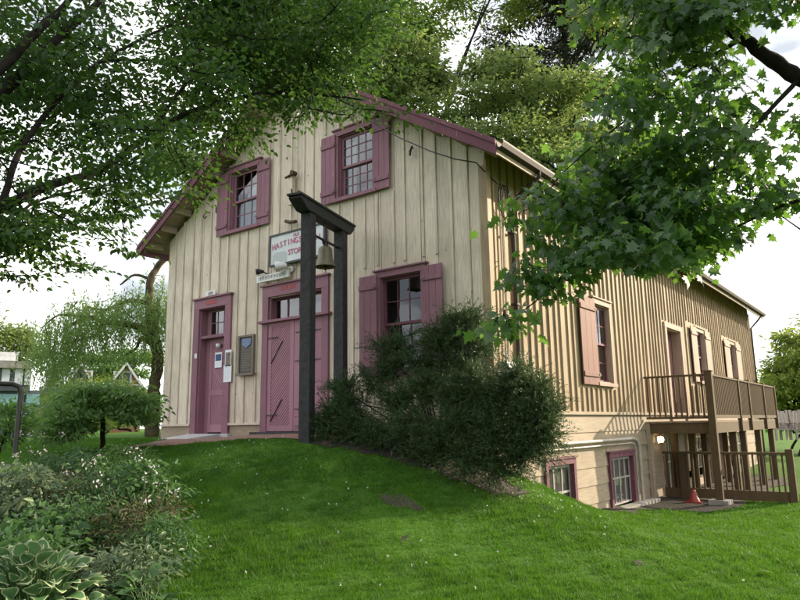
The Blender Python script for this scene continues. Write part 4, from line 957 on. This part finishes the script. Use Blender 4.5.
tg += polyb([(140,270),(165,270),(165,340),(155,350)], 18.8, 20, 18) 
T.grow(tg, .006)
# hanging strands
Pw = []; Dw = []
for a, m_, p in T.tw:
    for _ in range(6):
        ln_ = RNG.uniform(.3, 1.25); x0 = p+RNG.normal(0, .16, 3); sw = RNG.normal(0, .12, 2); k = int(ln_*24)
        s_ = np.linspace(0, 1, k); q = x0+np.c_[s_*sw[0]*ln_, s_*sw[1]*ln_, -(s_**1.2)*ln_]; Pw.append(q+RNG.normal(0, .02, q.shape)); Dw.append(np.tile([sw[0], sw[1], -1.], (k, 1))+RNG.normal(0, .5, (k, 3)))
Pw = np.concatenate(Pw); Dw = np.concatenate(Dw); n = len(Pw)
V, Fc = leaf_arrays(Pw, Dw, RNG.normal(size=(n,3)), RNG.uniform(.07,.13,n), RNG.uniform(.022,.035,n), 'diamond')
tree('willow_tree', T, V, Fc, lf_wil, barkm, 'old mossy willow with crooked limbs and hanging strands left of the house', 'tree', tuple(wb))

# --- small spreading maple in front of it
T = Tree(); sb = at(103, 441, 12.3); sb[2] = h1(sb[0], sb[1]); D = 12.3
T.limb([sb-np.array([0,0,.1])]+A_((103,425,D),(101,412,D),(97,403,D)), .045, .03, 8, 4)
for u, v, dd in ((75,402,-.3),(60,412,0),(130,395,0),(140,400,.3),(110,392,-.3),(85,392,.2),(120,405,.4)): T.limb(A_((102,417,D),((100+u)/2,(405+v)/2,D+dd/2),(u,v,D+dd)), .022, .006, 6)
tg = polyb([(48,412),(60,396),(85,387),(110,385),(135,390),(147,398),(150,415),(138,425),(125,418),(118,410),(90,410),(82,430),(60,440),(48,435)], 11.3, 13.1, 170)
T.grow(tg, .004); V, Fc = foliage(T.tw, 60, .085, .5, .15, 'leaf', .5, .3, .4)
tree('small_maple', T, V, Fc, lf_jm, bark, 'small umbrella-shaped maple standing in front of the willow trunk', 'tree', tuple(sb))
def shrub(name, label, cat, c, r, nt_, nl, leaf, wd, spread, mat, tpl='leaf', group=None, **kw):
    T = Tree(); b0 = np.array([c[0], c[1], h1(c[0], c[1])])
    for k in range(5):
        a = k*1.26; e_ = np.array(c)+np.array([math.cos(a)*r[0]*.5, math.sin(a)*r[1]*.5, r[2]*.3]); T.limb([b0-np.array([0,0,.05]), (b0+e_)/2+RNG.normal(0,.03,3), e_], .015+.02*r[2], .006, 5, 3)
    T.grow(blob(c, r, nt_, .3), .003); V, Fc = foliage(T.tw, nl, leaf, wd, spread, tpl, **kw)
    return tree(name, T, V, Fc, mat, bark, label, cat, tuple(b0), group)
shrub('garden_shrub', 'bright yellow-green round shrub behind the small maple', 'shrub', at(95,400,26), (1.5,1.5,.95), 60, 60, .12, .5, .22, lf_yel)
shrub('garden_shrub', 'dark low shrub at the left edge beside the black hoop rail', 'shrub', at(-6,424,10.5), (.28,.4,.28), 34, 40, .08, .5, .12, lf_jm)
shrub('garden_shrub', 'low green hedge bush in front of the teal panels', 'shrub', at(22,423,38), (1.5,1.0,.25), 50, 50, .14, .5, .25, lf_jm)
shrub('garden_shrub', 'green bush filling the gap right of the teal panels', 'shrub', at(64,416,33), (.7,.9,.4), 50, 50, .13, .5, .25, lf_back)

# ------------------------------------------------------------------ juniper by the corner
T = Tree(); jb = at(440, 470, 9.9); jb[2] = h1(jb[0], jb[1])
def jl(u, v, D): return at(u, v, D)
ends = []
for (u, v, D, k) in ((335,418,10.4,3),(350,404,10.3,3),(375,385,10.3,3),(395,372,10.3,3),(392,352,10.3,2),(420,365,10,3),(440,345,9.9,4),(460,330,9.9,4),(475,348,9.9,4),(455,368,9.8,3),(430,392,9.7,4),(400,405,9.9,4),(360,425,10.1,4),
      (480,400,9.5,4),(500,412,9.3,4),(510,392,9.3,4),(530,395,9.2,4),(538,415,9.1,4),(536,432,9.1,3),(515,450,9.0,5),(440,333,9.9,2),(466,322,9.9,2),(388,350,10.3,1),(345,392,10.4,2),(326,425,10.5,2),(538,398,9.2,2),(544,418,9.1,2),(522,378,9.3,2),(410,350,10.1,1),(470,385,9.5,4),(455,400,9.5,4),(490,435,9.1,5),(460,425,9.3,5),(440,440,9.3,5),(410,430,9.5,5),(380,440,9.8,4),(470,462,9.1,4),(495,470,9.0,3),(425,458,9.4,3),
      (524,425,9.1,4),(535,440,9.0,4),(500,400,9.4,3),(330,435,10.4,3),(350,442,10.3,3)):
    e_ = jl(u, v, D); ends.append((e_, k)); m_ = (jb+e_)/2+np.array([0,0,.08])+RNG.normal(0,.05,3)
    T.limb([jb-np.array([0,0,.05]), m_, e_], .022, .006, 6, 4)
tg = np.concatenate([blob(e_, (.155,.155,.12), 6*k) for e_, k in ends])
tg = tg[tg[:,2] > H(tg[:,0], tg[:,1])+.03]
T.grow(tg, .003)
# feathery sprays: many fine needle blades lining up along drooping sprigs
Pn = []; Dn = []
for a, m_, p in T.tw:
    base = norm(p-a)
    for _ in range(11):
        d = norm(base*1.2+RNG.normal(0, .45, 3)+np.array([0,0,.6])); ln_ = RNG.uniform(.12, .46); k = 24; s_ = np.linspace(0, 1, k)[:,None]
        q = p+RNG.normal(0, .04, 3)+d*s_*ln_+np.array([0,0,-.25])*(s_**2)*ln_; Pn.append(q); Dn.append(d+RNG.normal(0, .5, (k, 3)))
Pn = np.concatenate(Pn); Dn = np.concatenate(Dn); n = len(Pn)
V, Fc = leaf_arrays(Pn, Dn, RNG.normal(size=(n,3)), RNG.uniform(.03,.065,n), RNG.uniform(.007,.012,n), 'diamond')
tree('juniper_bush', T, V, Fc, lf_jun, bark, 'dark feathery spreading juniper at the near corner of the house', 'shrub', tuple(jb))

# ------------------------------------------------------------------ planting bed
# hosta with cream margins: two materials in one template
def hosta(name, label, base, nleaf, rad, L0, mats, group=None, marg=.16):
    us = np.linspace(0, 1, 7); wv = np.array([.05,.30,.46,.48,.38,.20,0.0]); V = []; Fq = []; mi = []
    for i, (t_, w_) in enumerate(zip(us, wv)):
        zz_ = .10*math.sin(t_*3.0)-.16*t_*t_
        for s_ in (-1, -(1-marg*1.3), 0, (1-marg*1.3), 1):
            V.append((t_ if abs(s_) < 1 else t_, s_*w_, zz_+.16*abs(s_)*w_-(.03 if abs(s_) == 1 and i % 2 else 0)))
    for i in range(6):
        for j in range(4):
            Fq.append((i*5+j, i*5+j+1, i*5+j+6, i*5+j+5)); mi.append(1 if j in (0, 3) or i == 5 else 0)
    V = np.array(V); Fq = np.array(Fq); P = []; Dd = []; Nn = []; Ln = []
    e = empty(name, base, label, 'plant', group); mb = MB()
    for k in range(nleaf):
        a = RNG.uniform(0, 2*math.pi); f = math.sqrt(RNG.uniform(.0, 1)); el = (1-f)*1.1+.15+RNG.uniform(-.1,.15); r_ = rad*(.15+.62*f)
        d = np.array([math.cos(a), math.sin(a), 0]); c = np.array(base)+d*r_; z_ = rad*(.76-.70*f*f)+RNG.uniform(-.03,.03); c[2] += z_
        P.append(c); dd = d*math.cos(el)+np.array([0,0,math.sin(el)*.8])-np.array([0,0,.25*f]); Dd.append(dd+RNG.normal(0,.18,3)); Nn.append(np.array([0,0,1.])-d*.4+RNG.normal(0,.28,3)); Ln.append(L0*RNG.uniform(.65,1.15))
        mb.tube([tuple(np.array(base)+d*.02), tuple((np.array(base)+c)/2+d*.01), tuple(c)], [.006,.005,.004], 4, False)
    Ln = np.array(Ln); Vv, Ff = leaf_arrays(np.array(P), np.array(Dd), np.array(Nn), Ln, Ln*.72, (V, Fq))
    np_mesh('foliage', Vv, Ff, mats, e, True, np.tile(np.array(mi), nleaf)); mb.build('stem', lf_bed, e); return e
def gpt(u, v, D): 
    q = at(u, v, D); return (float(q[0]), float(q[1]), h1(q[0], q[1]))
hosta('hosta_plant', 'large hosta with cream-edged leaves in the bottom left corner', gpt(30,605,5.2), 240, .54, .15, [lf_hosta, lf_hostam])
hosta('hosta_plant', 'smaller cream-edged hosta behind the large one at the left edge', gpt(-30,520,6.3), 50, .35, .17, [lf_hosta, lf_hostam])
hosta('hosta_plant', 'pale variegated hosta in the middle of the bed', gpt(52,455,8.2), 24, .26, .16, [lf_bed2, lf_hostam])
hosta('broadleaf_plant', 'plain green broad-leaved plant at the right front edge of the bed', gpt(150,575,5.2), 34, .26, .15, [lf_bed, lf_bed])
hosta('broadleaf_plant', 'plain green broad-leaved plant next to the large hosta', gpt(105,540,5.6), 40, .30, .14, [lf_bed2, lf_bed2])
hosta('broadleaf_plant', 'dark broad-leaved plant in shade left of the flowering stems', gpt(20,490,6.6), 50, .38, .17, [lf_bed, lf_bed])
specs = [(20,470,7.6,.45,.45,lf_bed2,'grey-green leafy clump at the left edge of the bed'),(70,465,7.8,.45,.35,lf_brown,'bronze-tinted clump behind the hosta'),(110,470,7.6,.45,.42,lf_bed,'green clump with white blossoms at the back of the bed'),
  (150,480,7.4,.40,.40,lf_bed,'tall green clump with white blossoms at the right rim of the bed'),(90,500,6.6,.45,.36,lf_bed,'dense green clump in the middle of the bed'),(140,510,6.4,.38,.38,lf_brown,'bronze and green clump near the lawn edge'),
  (55,495,6.6,.4,.32,lf_bed,'low green clump behind the large hosta'),(165,530,6.0,.26,.30,lf_bed,'small green clump spilling onto the lawn'),(125,548,5.5,.3,.24,lf_bed2,'pale green mound between hosta and lawn'),(0,450,8.8,.5,.35,lf_jm,'dark green clump under the black hoop rail'),
  (60,445,9.6,.5,.35,lf_bed,'green clump at the far left of the bed'),(120,447,9.4,.45,.28,lf_jm,'low dark clump at the far end of the bed'),(30,520,5.9,.35,.3,lf_bed,'shaded green clump directly behind the large hosta')]
for k, (u, v, D, r_, hh, mt, lab) in enumerate(specs):
    hh *= 1.4
    b0 = np.array(gpt(u, v, D)); T = Tree()
    tg = blob(b0+np.array([0,0,hh*.55]), (r_, r_, hh*.55), 70); tg = tg[tg[:,2] > b0[2]+.02]
    for j in range(8):
        a = j*.8; T.limb([b0, b0+np.array([math.cos(a)*r_*.3, math.sin(a)*r_*.3, hh*.5]), b0+np.array([math.cos(a)*r_*.6, math.sin(a)*r_*.6, hh*RNG.uniform(.8,1.15)])], .005, .003, 4, 3)
    T.grow(tg, .002)
    big = k % 3 == 0
    V, Fc = foliage(T.tw, 20, .075 if big else .05, .55 if big else .4, .07, 'leaf', .25, .5, .6)
    e = empty('perennial_plant', tuple(b0), lab, 'plant', 'perennials in the planting bed')
    np_mesh('foliage', V, Fc, mt, e)
    T.mb.build('stem', mt, e)
    if k in (0,2,3,5,10):
        Pf = []; mb = MB()
        for j in range(5):
            a = RNG.uniform(0, 6.28); q = b0+np.array([math.cos(a)*r_*RNG.uniform(.1,1), math.sin(a)*r_*RNG.uniform(.1,1), hh*RNG.uniform(.85,1.35)])
            mb.tube([tuple(b0), tuple((b0+q)/2+RNG.normal(0,.02,3)), tuple(q)], [.004,.003,.002], 4, False)
            for _ in range(9): Pf.append(q+RNG.normal(0, .022, 3))
        Pf = np.array(Pf); n = len(Pf); V, Fc = leaf_arrays(Pf, RNG.normal(size=(n,3)), RNG.normal(size=(n,3)), RNG.uniform(.018,.034,n), RNG.uniform(.014,.024,n), 'diamond')
        np_mesh('blossom', V, Fc, petal if k % 2 else petalp, e); mb.build('flower_stem', mt, e)
# low ground cover filling the bed
n = 26000; x = RNG.uniform(-6, 5, n); y = RNG.uniform(-9.5, -1, n); k = in_bed(x, y); x, y = x[k], y[k]; n = len(x)
P = np.c_[x, y, H(x, y)+RNG.uniform(.01,.20,n)**1.0]; Dd = RNG.normal(size=(n,3)); Dd[:,2] = np.abs(Dd[:,2])*.4
V, Fc = leaf_arrays(P, Dd, np.c_[RNG.normal(0,.5,(n,2)), np.ones(n)], RNG.uniform(.04,.09,n), RNG.uniform(.025,.055,n), 'leaf')
tag(np_mesh('ground_cover', V, Fc, lf_bed), 'low leafy ground cover between the bed plants', 'ground cover', kind='stuff')
# stepping edge: black hoop rail
mb = MB(); p0 = at(-70,384,9.0); pts = [at(17,432,9.0)-np.array([0,0,.25]), at(18.5,415,9), at(21,392,9), at(19,386.5,9), at(13,384,9), at(0,383.5,9), at(-60,383.5,9), at(-68,386,9), at(-70,392,9), at(-70,440,9)-np.array([0,0,.2])]
mb.tube([tuple(p) for p in pts], .028, 10); mb.thing('hoop_rail', blackmetal, 'black bent-tube hoop rail at the left edge behind the bed', 'rail')

# ------------------------------------------------------------------ grass and lawn flowers
def lawn_pts(n):
    az = RNG.uniform(R(-72), R(2), n); d = np.exp(RNG.uniform(math.log(3.6), math.log(19), n)); j = d*RNG.uniform(-.02, .02, n)
    return CAM[0]+(d+j)*np.sin(az), CAM[1]+(d+j)*np.cos(az), d
JA, JB = at(335,440,10.4)[:2], at(492,462,9.35)[:2]
def in_jun(x, y):
    ab = JB-JA; t_ = np.clip(((x-JA[0])*ab[0]+(y-JA[1])*ab[1])/(ab@ab), 0, 1); return np.hypot(x-JA[0]-t_*ab[0], y-JA[1]-t_*ab[1]) < .42+.07*np.sin(x*9)*np.sin(y*7)
tag(patch('juniper_bed_soil', in_jun, (-3.6, 2.6, -3, 1.2), soil, .01), kind='structure')
def ok_lawn(x, y):
    inh = (x < .03) & (y > -.03)
    return ~in_jun(x, y) & ~inh & ~in_path(x, y) & ~in_bed(x, y) & ~in_dirt(x, y) & ~((x > -.1) & (x < .3) & (y > 3.8))
x, y, d = lawn_pts(900000); k = ok_lawn(x, y) & ~(in_bare(x, y) & (RNG.random(len(x)) > .25)); x, y, d = x[k], y[k], d[k]; n = len(x)

def field(x, y, sc, seed):
    r_ = np.random.default_rng(seed); o = 0
    for _ in range(9):
        a = r_.uniform(0, 6.28); k_ = sc*r_.uniform(.6, 1.7); o = o+np.sin((x*math.cos(a)+y*math.sin(a))*k_+r_.uniform(0, 6.28))
    return o/3
cl = np.clip(.5+.35*field(x, y, 2.2, 1)+.25*field(x, y, 9, 2), 0, 1.2); tuft = np.clip(field(x, y, 30, 3), -1, 1)
lx, ly = field(x, y, 11, 4)*.35, field(x, y, 11, 5)*.35
kk = RNG.random(n) < .62+.38*cl; x, y, d, cl, tuft, lx, ly = x[kk], y[kk], d[kk], cl[kk], tuft[kk], lx[kk], ly[kk]; n = len(x)
hh = (.024+.030*RNG.random(n))*(.6+.75*cl)*(1+.35*tuft)*(1+.6*(RNG.random(n) > .97))
Dd = np.c_[RNG.normal(0,.42,n)+lx, RNG.normal(0,.42,n)+ly, np.ones(n)]; P = np.c_[x, y, H(x, y)-.004]
V, Fc = leaf_arrays(P, Dd, RNG.normal(size=(n,3)), hh, (.0028+.00075*d)*RNG.uniform(.7,1.2,n), 'blade')
tag(np_mesh('grass', V, Fc, grassm), 'lush mown green lawn sloping up to the house', 'grass', kind='stuff')
# white clover heads
cx_ = [];
for _ in range(20):
    az = R(RNG.uniform(-55, -5)); dd = RNG.uniform(5.5, 10.5); c = np.array([CAM[0]+dd*math.sin(az), CAM[1]+dd*math.cos(az)]); m_ = RNG.integers(2, 9)
    cx_.append(c+RNG.normal(0, .45, (m_, 2)))
q = np.concatenate(cx_+[np.array(on(530,520,2,-1.1))[:2]+RNG.normal(0,.5*.8,(30,2))]); q = q[ok_lawn(q[:,0], q[:,1])]; n = len(q)
P = np.repeat(np.c_[q, H(q[:,0], q[:,1])+.055], 10, 0)+RNG.normal(0, .0045, (n*10, 3)); m_ = len(P)
V, Fc = leaf_arrays(P, RNG.normal(size=(m_,3)), RNG.normal(size=(m_,3)), np.full(m_, .010), np.full(m_, .008), 'diamond')
tag(np_mesh('clover_flowers', V, Fc, petal), 'tiny white clover heads scattered in the lawn', 'flowers', kind='stuff')
# fallen leaves
mb = MB()
P = []; 
for u, v in ((187,573),(585,527),(640,560),(400,540),(760,570)):
    for D in (5.5,): 
        # march the ray to the ground
        for D in np.arange(3, 16, .05):
            w_ = at(u, v, D)
            if w_[2] < h1(w_[0], w_[1])+.05: break
        o_v, o_f = leaf_arrays(np.array([w_]), RNG.normal(size=(1,3))*np.array([1,1,.2]), np.array([[.2,.1,1.]]), np.array([.13]), np.array([.12]), 'maple')
        o = np_mesh('fallen_leaf', o_v-np.array(w_), o_f, lf_back if u in (187,760) else lf_brown); o.location = tuple(w_)
        tag(o, {187:'pale green fallen maple leaf on the lawn near the bed',585:'brown fallen leaf on the lawn below the basement windows',640:'brown fallen leaf on the right part of the lawn',400:'brown fallen leaf in the middle of the lawn',760:'pale fallen leaf on the lawn at lower right'}[u], 'leaf', 'fallen leaves on the lawn')

# ------------------------------------------------------------------ far background on the left
def farbox(name, u0, u1, v0, v1, D, depth, mat, parent=None):
    a = at(u0, v1, D); b_ = at(u1, v1, D); z1 = at((u0+u1)/2, v0, D)[2]; z0 = min(a[2], b_[2])
    dr = (b_-a)[:2]; n_ = np.array([-dr[1], dr[0]]); n_ = n_/np.hypot(*n_)*depth
    if np.dot(n_, np.array([a[0]-CAM[0], a[1]-CAM[1]])) < 0: n_ = -n_
    mb = MB(); mb.add([(a[0],a[1],z0),(b_[0],b_[1],z0),(b_[0]+n_[0],b_[1]+n_[1],z0),(a[0]+n_[0],a[1]+n_[1],z0),(a[0],a[1],z1),(b_[0],b_[1],z1),(b_[0]+n_[0],b_[1]+n_[1],z1),(a[0]+n_[0],a[1]+n_[1],z1)],
       [(0,3,2,1),(4,5,6,7),(0,1,5,4),(1,2,6,5),(2,3,7,6),(3,0,4,7)])
    return mb.build(name, mat, parent)
e = empty('modern_building', tuple(at(10,440,46)*np.array([1,1,0])+np.array([0,0,-.4])), 'grey modern building with glazed upper floor and teal panels at the left edge', 'building')
farbox('wall', -60, 52, 390, 442, 46, 12, greyroof, e)
farbox('upper_wall', -60, 30, 366, 390, 45.5, 12, greyroof, e); farbox('roof', -62, 33, 360, 366, 45, 13, concrete, e); farbox('roof_screen', -60, 18, 351, 360, 48, 3, white, e)
for u in (-20, 1, 14, 24): farbox('window', u, u+8 if u < 24 else u+6, 368, 385, 45.3, .3, glass if u < -10 else curtain, e)
for u0, u1 in ((-30,-4),(-2,22),(25,39)): farbox('panel', u0, u1, 394, 414, 45.7, .4, teal, e)
farbox('entrance', 41, 48, 393, 420, 45.7, .4, interior, e)
def gable_house(label, u0, u1, ve, vr, vb, D, wallm, roofm, wins):
    a = at(u0, vb, D); b_ = at(u1, vb, D); ze = at((u0+u1)/2, ve, D)[2]; zr_ = at((u0+u1)/2, vr, D)[2]; z0 = h1(a[0], a[1])-.3
    dr = (b_-a)[:2]; L_ = np.hypot(*dr); dr = dr/L_; n_ = np.array([-dr[1], dr[0]])
    if np.dot(n_, np.array([a[0]-CAM[0], a[1]-CAM[1]])) < 0: n_ = -n_
    Tm = lambda s_, n2, z: (a[0]+dr[0]*s_+n_[0]*n2, a[1]+dr[1]*s_+n_[1]*n2, z)
    e = empty('gabled_house', (float(a[0]), float(a[1]), z0), label, 'house', 'houses far behind the willow')
    mb = MB(Tm); mb.prism([(0,0,z0),(L_,0,z0),(L_,0,ze),(L_/2,0,zr_),(0,0,ze)], (0,8,0)); mb.build('wall', wallm, e)
    mb = MB(Tm)
    for s_ in (0, L_):
        o_ = -.5 if s_ == 0 else .5
        dz = (zr_-ze)/(L_/2)*.5
        mb.hexa([(s_+o_,-.5,ze-dz),(L_/2,-.5,zr_),(L_/2,8.5,zr_),(s_+o_,8.5,ze-dz)], [(s_+o_,-.5,ze-dz+.3),(L_/2,-.5,zr_+.3),(L_/2,8.5,zr_+.3),(s_+o_,8.5,ze-dz+.3)])
    mb.build('roof', roofm, e)
    mb = MB(Tm)
    for s_ in (-1, 1): 
        mb.hexa([(L_/2+s_*(L_/2+.5),-.56,ze-(zr_-ze)/(L_/2)*.5),(L_/2,-.56,zr_),(L_/2,-.5,zr_),(L_/2+s_*(L_/2+.5),-.5,ze-(zr_-ze)/(L_/2)*.5)], [(L_/2+s_*(L_/2+.5),-.56,ze-(zr_-ze)/(L_/2)*.5+.22),(L_/2,-.56,zr_+.3),(L_/2,-.5,zr_+.3),(L_/2+s_*(L_/2+.5),-.5,ze-(zr_-ze)/(L_/2)*.5+.22)])
    mb.build('bargeboard', white, e)
    for f, z, w_, hh_ in wins:
        mb = MB(Tm); mb.box(L_*f-w_/2-.12, L_*f+w_/2+.12, -.06, -.005, z-.12, z+hh_+.12); w = mb.build('window', white, e)
        mb = MB(Tm)
        for c_ in range(2): mb.box(L_*f-w_/2+c_*w_/2+.04, L_*f+(c_)*w_/2-.04, -.08, -.061, z, z+hh_)
        mb.build('pane', greyroof, w)
ze = lambda v, D: float(at(80, v, D)[2])
gable_house('dark grey gabled house with white bargeboards behind the willow', 40, 62, 392, 366, 425, 52, greyroof, greyroof, [(.5, ze(383,52), .9, .9), (.3, ze(405,52), 1, 1.1)])
gable_house('brick gabled house with paired white windows seen above the shrub', 64, 90, 386, 366, 425, 56, brickhouse, tileroof, [(.32, ze(384,56), .8, .9), (.68, ze(384,56), .8, .9)])
gable_house('reddish gabled house with a white window nearest the willow trunk', 106, 140, 388, 366, 425, 57, brickhouse, tileroof, [(.4, ze(384,57), 1.1, .9), (.7, ze(400,57), 1.1, 1.1)])
# person in orange near the entrance
q = at(41.5, 420, 34); gzp = h1(q[0], q[1]); pz = .14
def person(q, z0):
    me = bpy.data.meshes.new('person'); H_ = 1.68; v = [(0,0,.95),(0,0,1.15),(0,0,1.40),(0,0,1.5),(0,0,1.6),(.10,0,.9),(.11,.03,.5),(.11,0,.06),(.11,-.12,.03),(-.10,0,.9),(-.12,-.05,.5),(-.12,.02,.06),(-.12,-.1,.03),(.19,0,1.38),(.24,.02,1.1),(.23,-.08,.86),(-.19,0,1.38),(-.24,.02,1.1),(-.23,-.08,.86)]
    ed = [(0,1),(1,2),(2,3),(3,4),(0,5),(5,6),(6,7),(7,8),(0,9),(9,10),(10,11),(11,12),(2,13),(13,14),(14,15),(2,16),(16,17),(17,18)]
    rr = [.15,.14,.15,.06,.10,.09,.065,.045,.04,.09,.065,.045,.04,.06,.045,.035,.06,.045,.035]
    me.from_pydata(v, ed, []); o = link(me, 'person', skin); o.modifiers.new('s', 'SKIN')
    for i, r_ in enumerate(rr): me.skin_vertices[0].data[i].radius = (r_, r_*.8)
    me.skin_vertices[0].data[0].use_root = True; o.modifiers.new('u', 'SUBSURF').levels = 1
    o.location = (q[0], q[1], z0); tag(o, 'person in an orange top standing by the entrance beyond the small maple', 'person')
    for nm, mt, prof in (('shirt', orange, [(.13,.92),(.20,.95),(.185,1.15),(.21,1.36),(.09,1.46)]), ('trousers', darkcloth, [(.20,.10),(.19,.5),(.21,.94)])):
        mb = MB(); mb.lathe((0,0,0), prof, 14); c_ = mb.build(nm, mt, None); c_.parent = o
    mb = MB(); mb.lathe((0,.01,1.56), [(.10,0),(.115,.06),(.10,.13),(.05,.17),(0,.175)], 12); c_ = mb.build('hair', bark, None); c_.parent = o
person(q, gzp)
# far tree belts left
G = 'distant trees on the left skyline'
bigtree('deciduous_tree', 'distant green tree over the modern building', at(2,430,60)[:2], 6, [(at(-5,345,60),(3,3,2)), (at(8,350,60),(2,2,1.2)), (at(-40,340,60),(4,4,3))], .3, lf_back, 50, 50, .5, G)
bigtree('deciduous_tree', 'distant rounded tree behind the gabled houses', at(110,430,68)[:2], 6, [(at(110,368,68),(4,3,1.2)), (at(85,366,68),(3,3,1.0)), (at(135,364,68),(3,3,1.4))], .3, lf_jm, 60, 50, .5, G)

G = 'hedge trees along the far lawn'
for k, (u, D, w_, v0, lab) in enumerate(((100, 44, 2.6, 415, 'low hedge tree below the far gabled houses'), (128, 40, 1.8, 412, 'low hedge tree right of the small maple near the willow trunk'), (75, 48, 2.4, 414, 'low hedge tree below the dark gabled house'), (140, 48, 2.4, 404, 'hedge tree just left of the willow trunk'))):
    bigtree('hedge_tree', lab, at(u,430,D)[:2], 2, [(at(u,v0,D),(w_,1.4,.8))], .16, (lf_back, lf_jm)[k % 2], 70, 60, .3, G, r=.1)
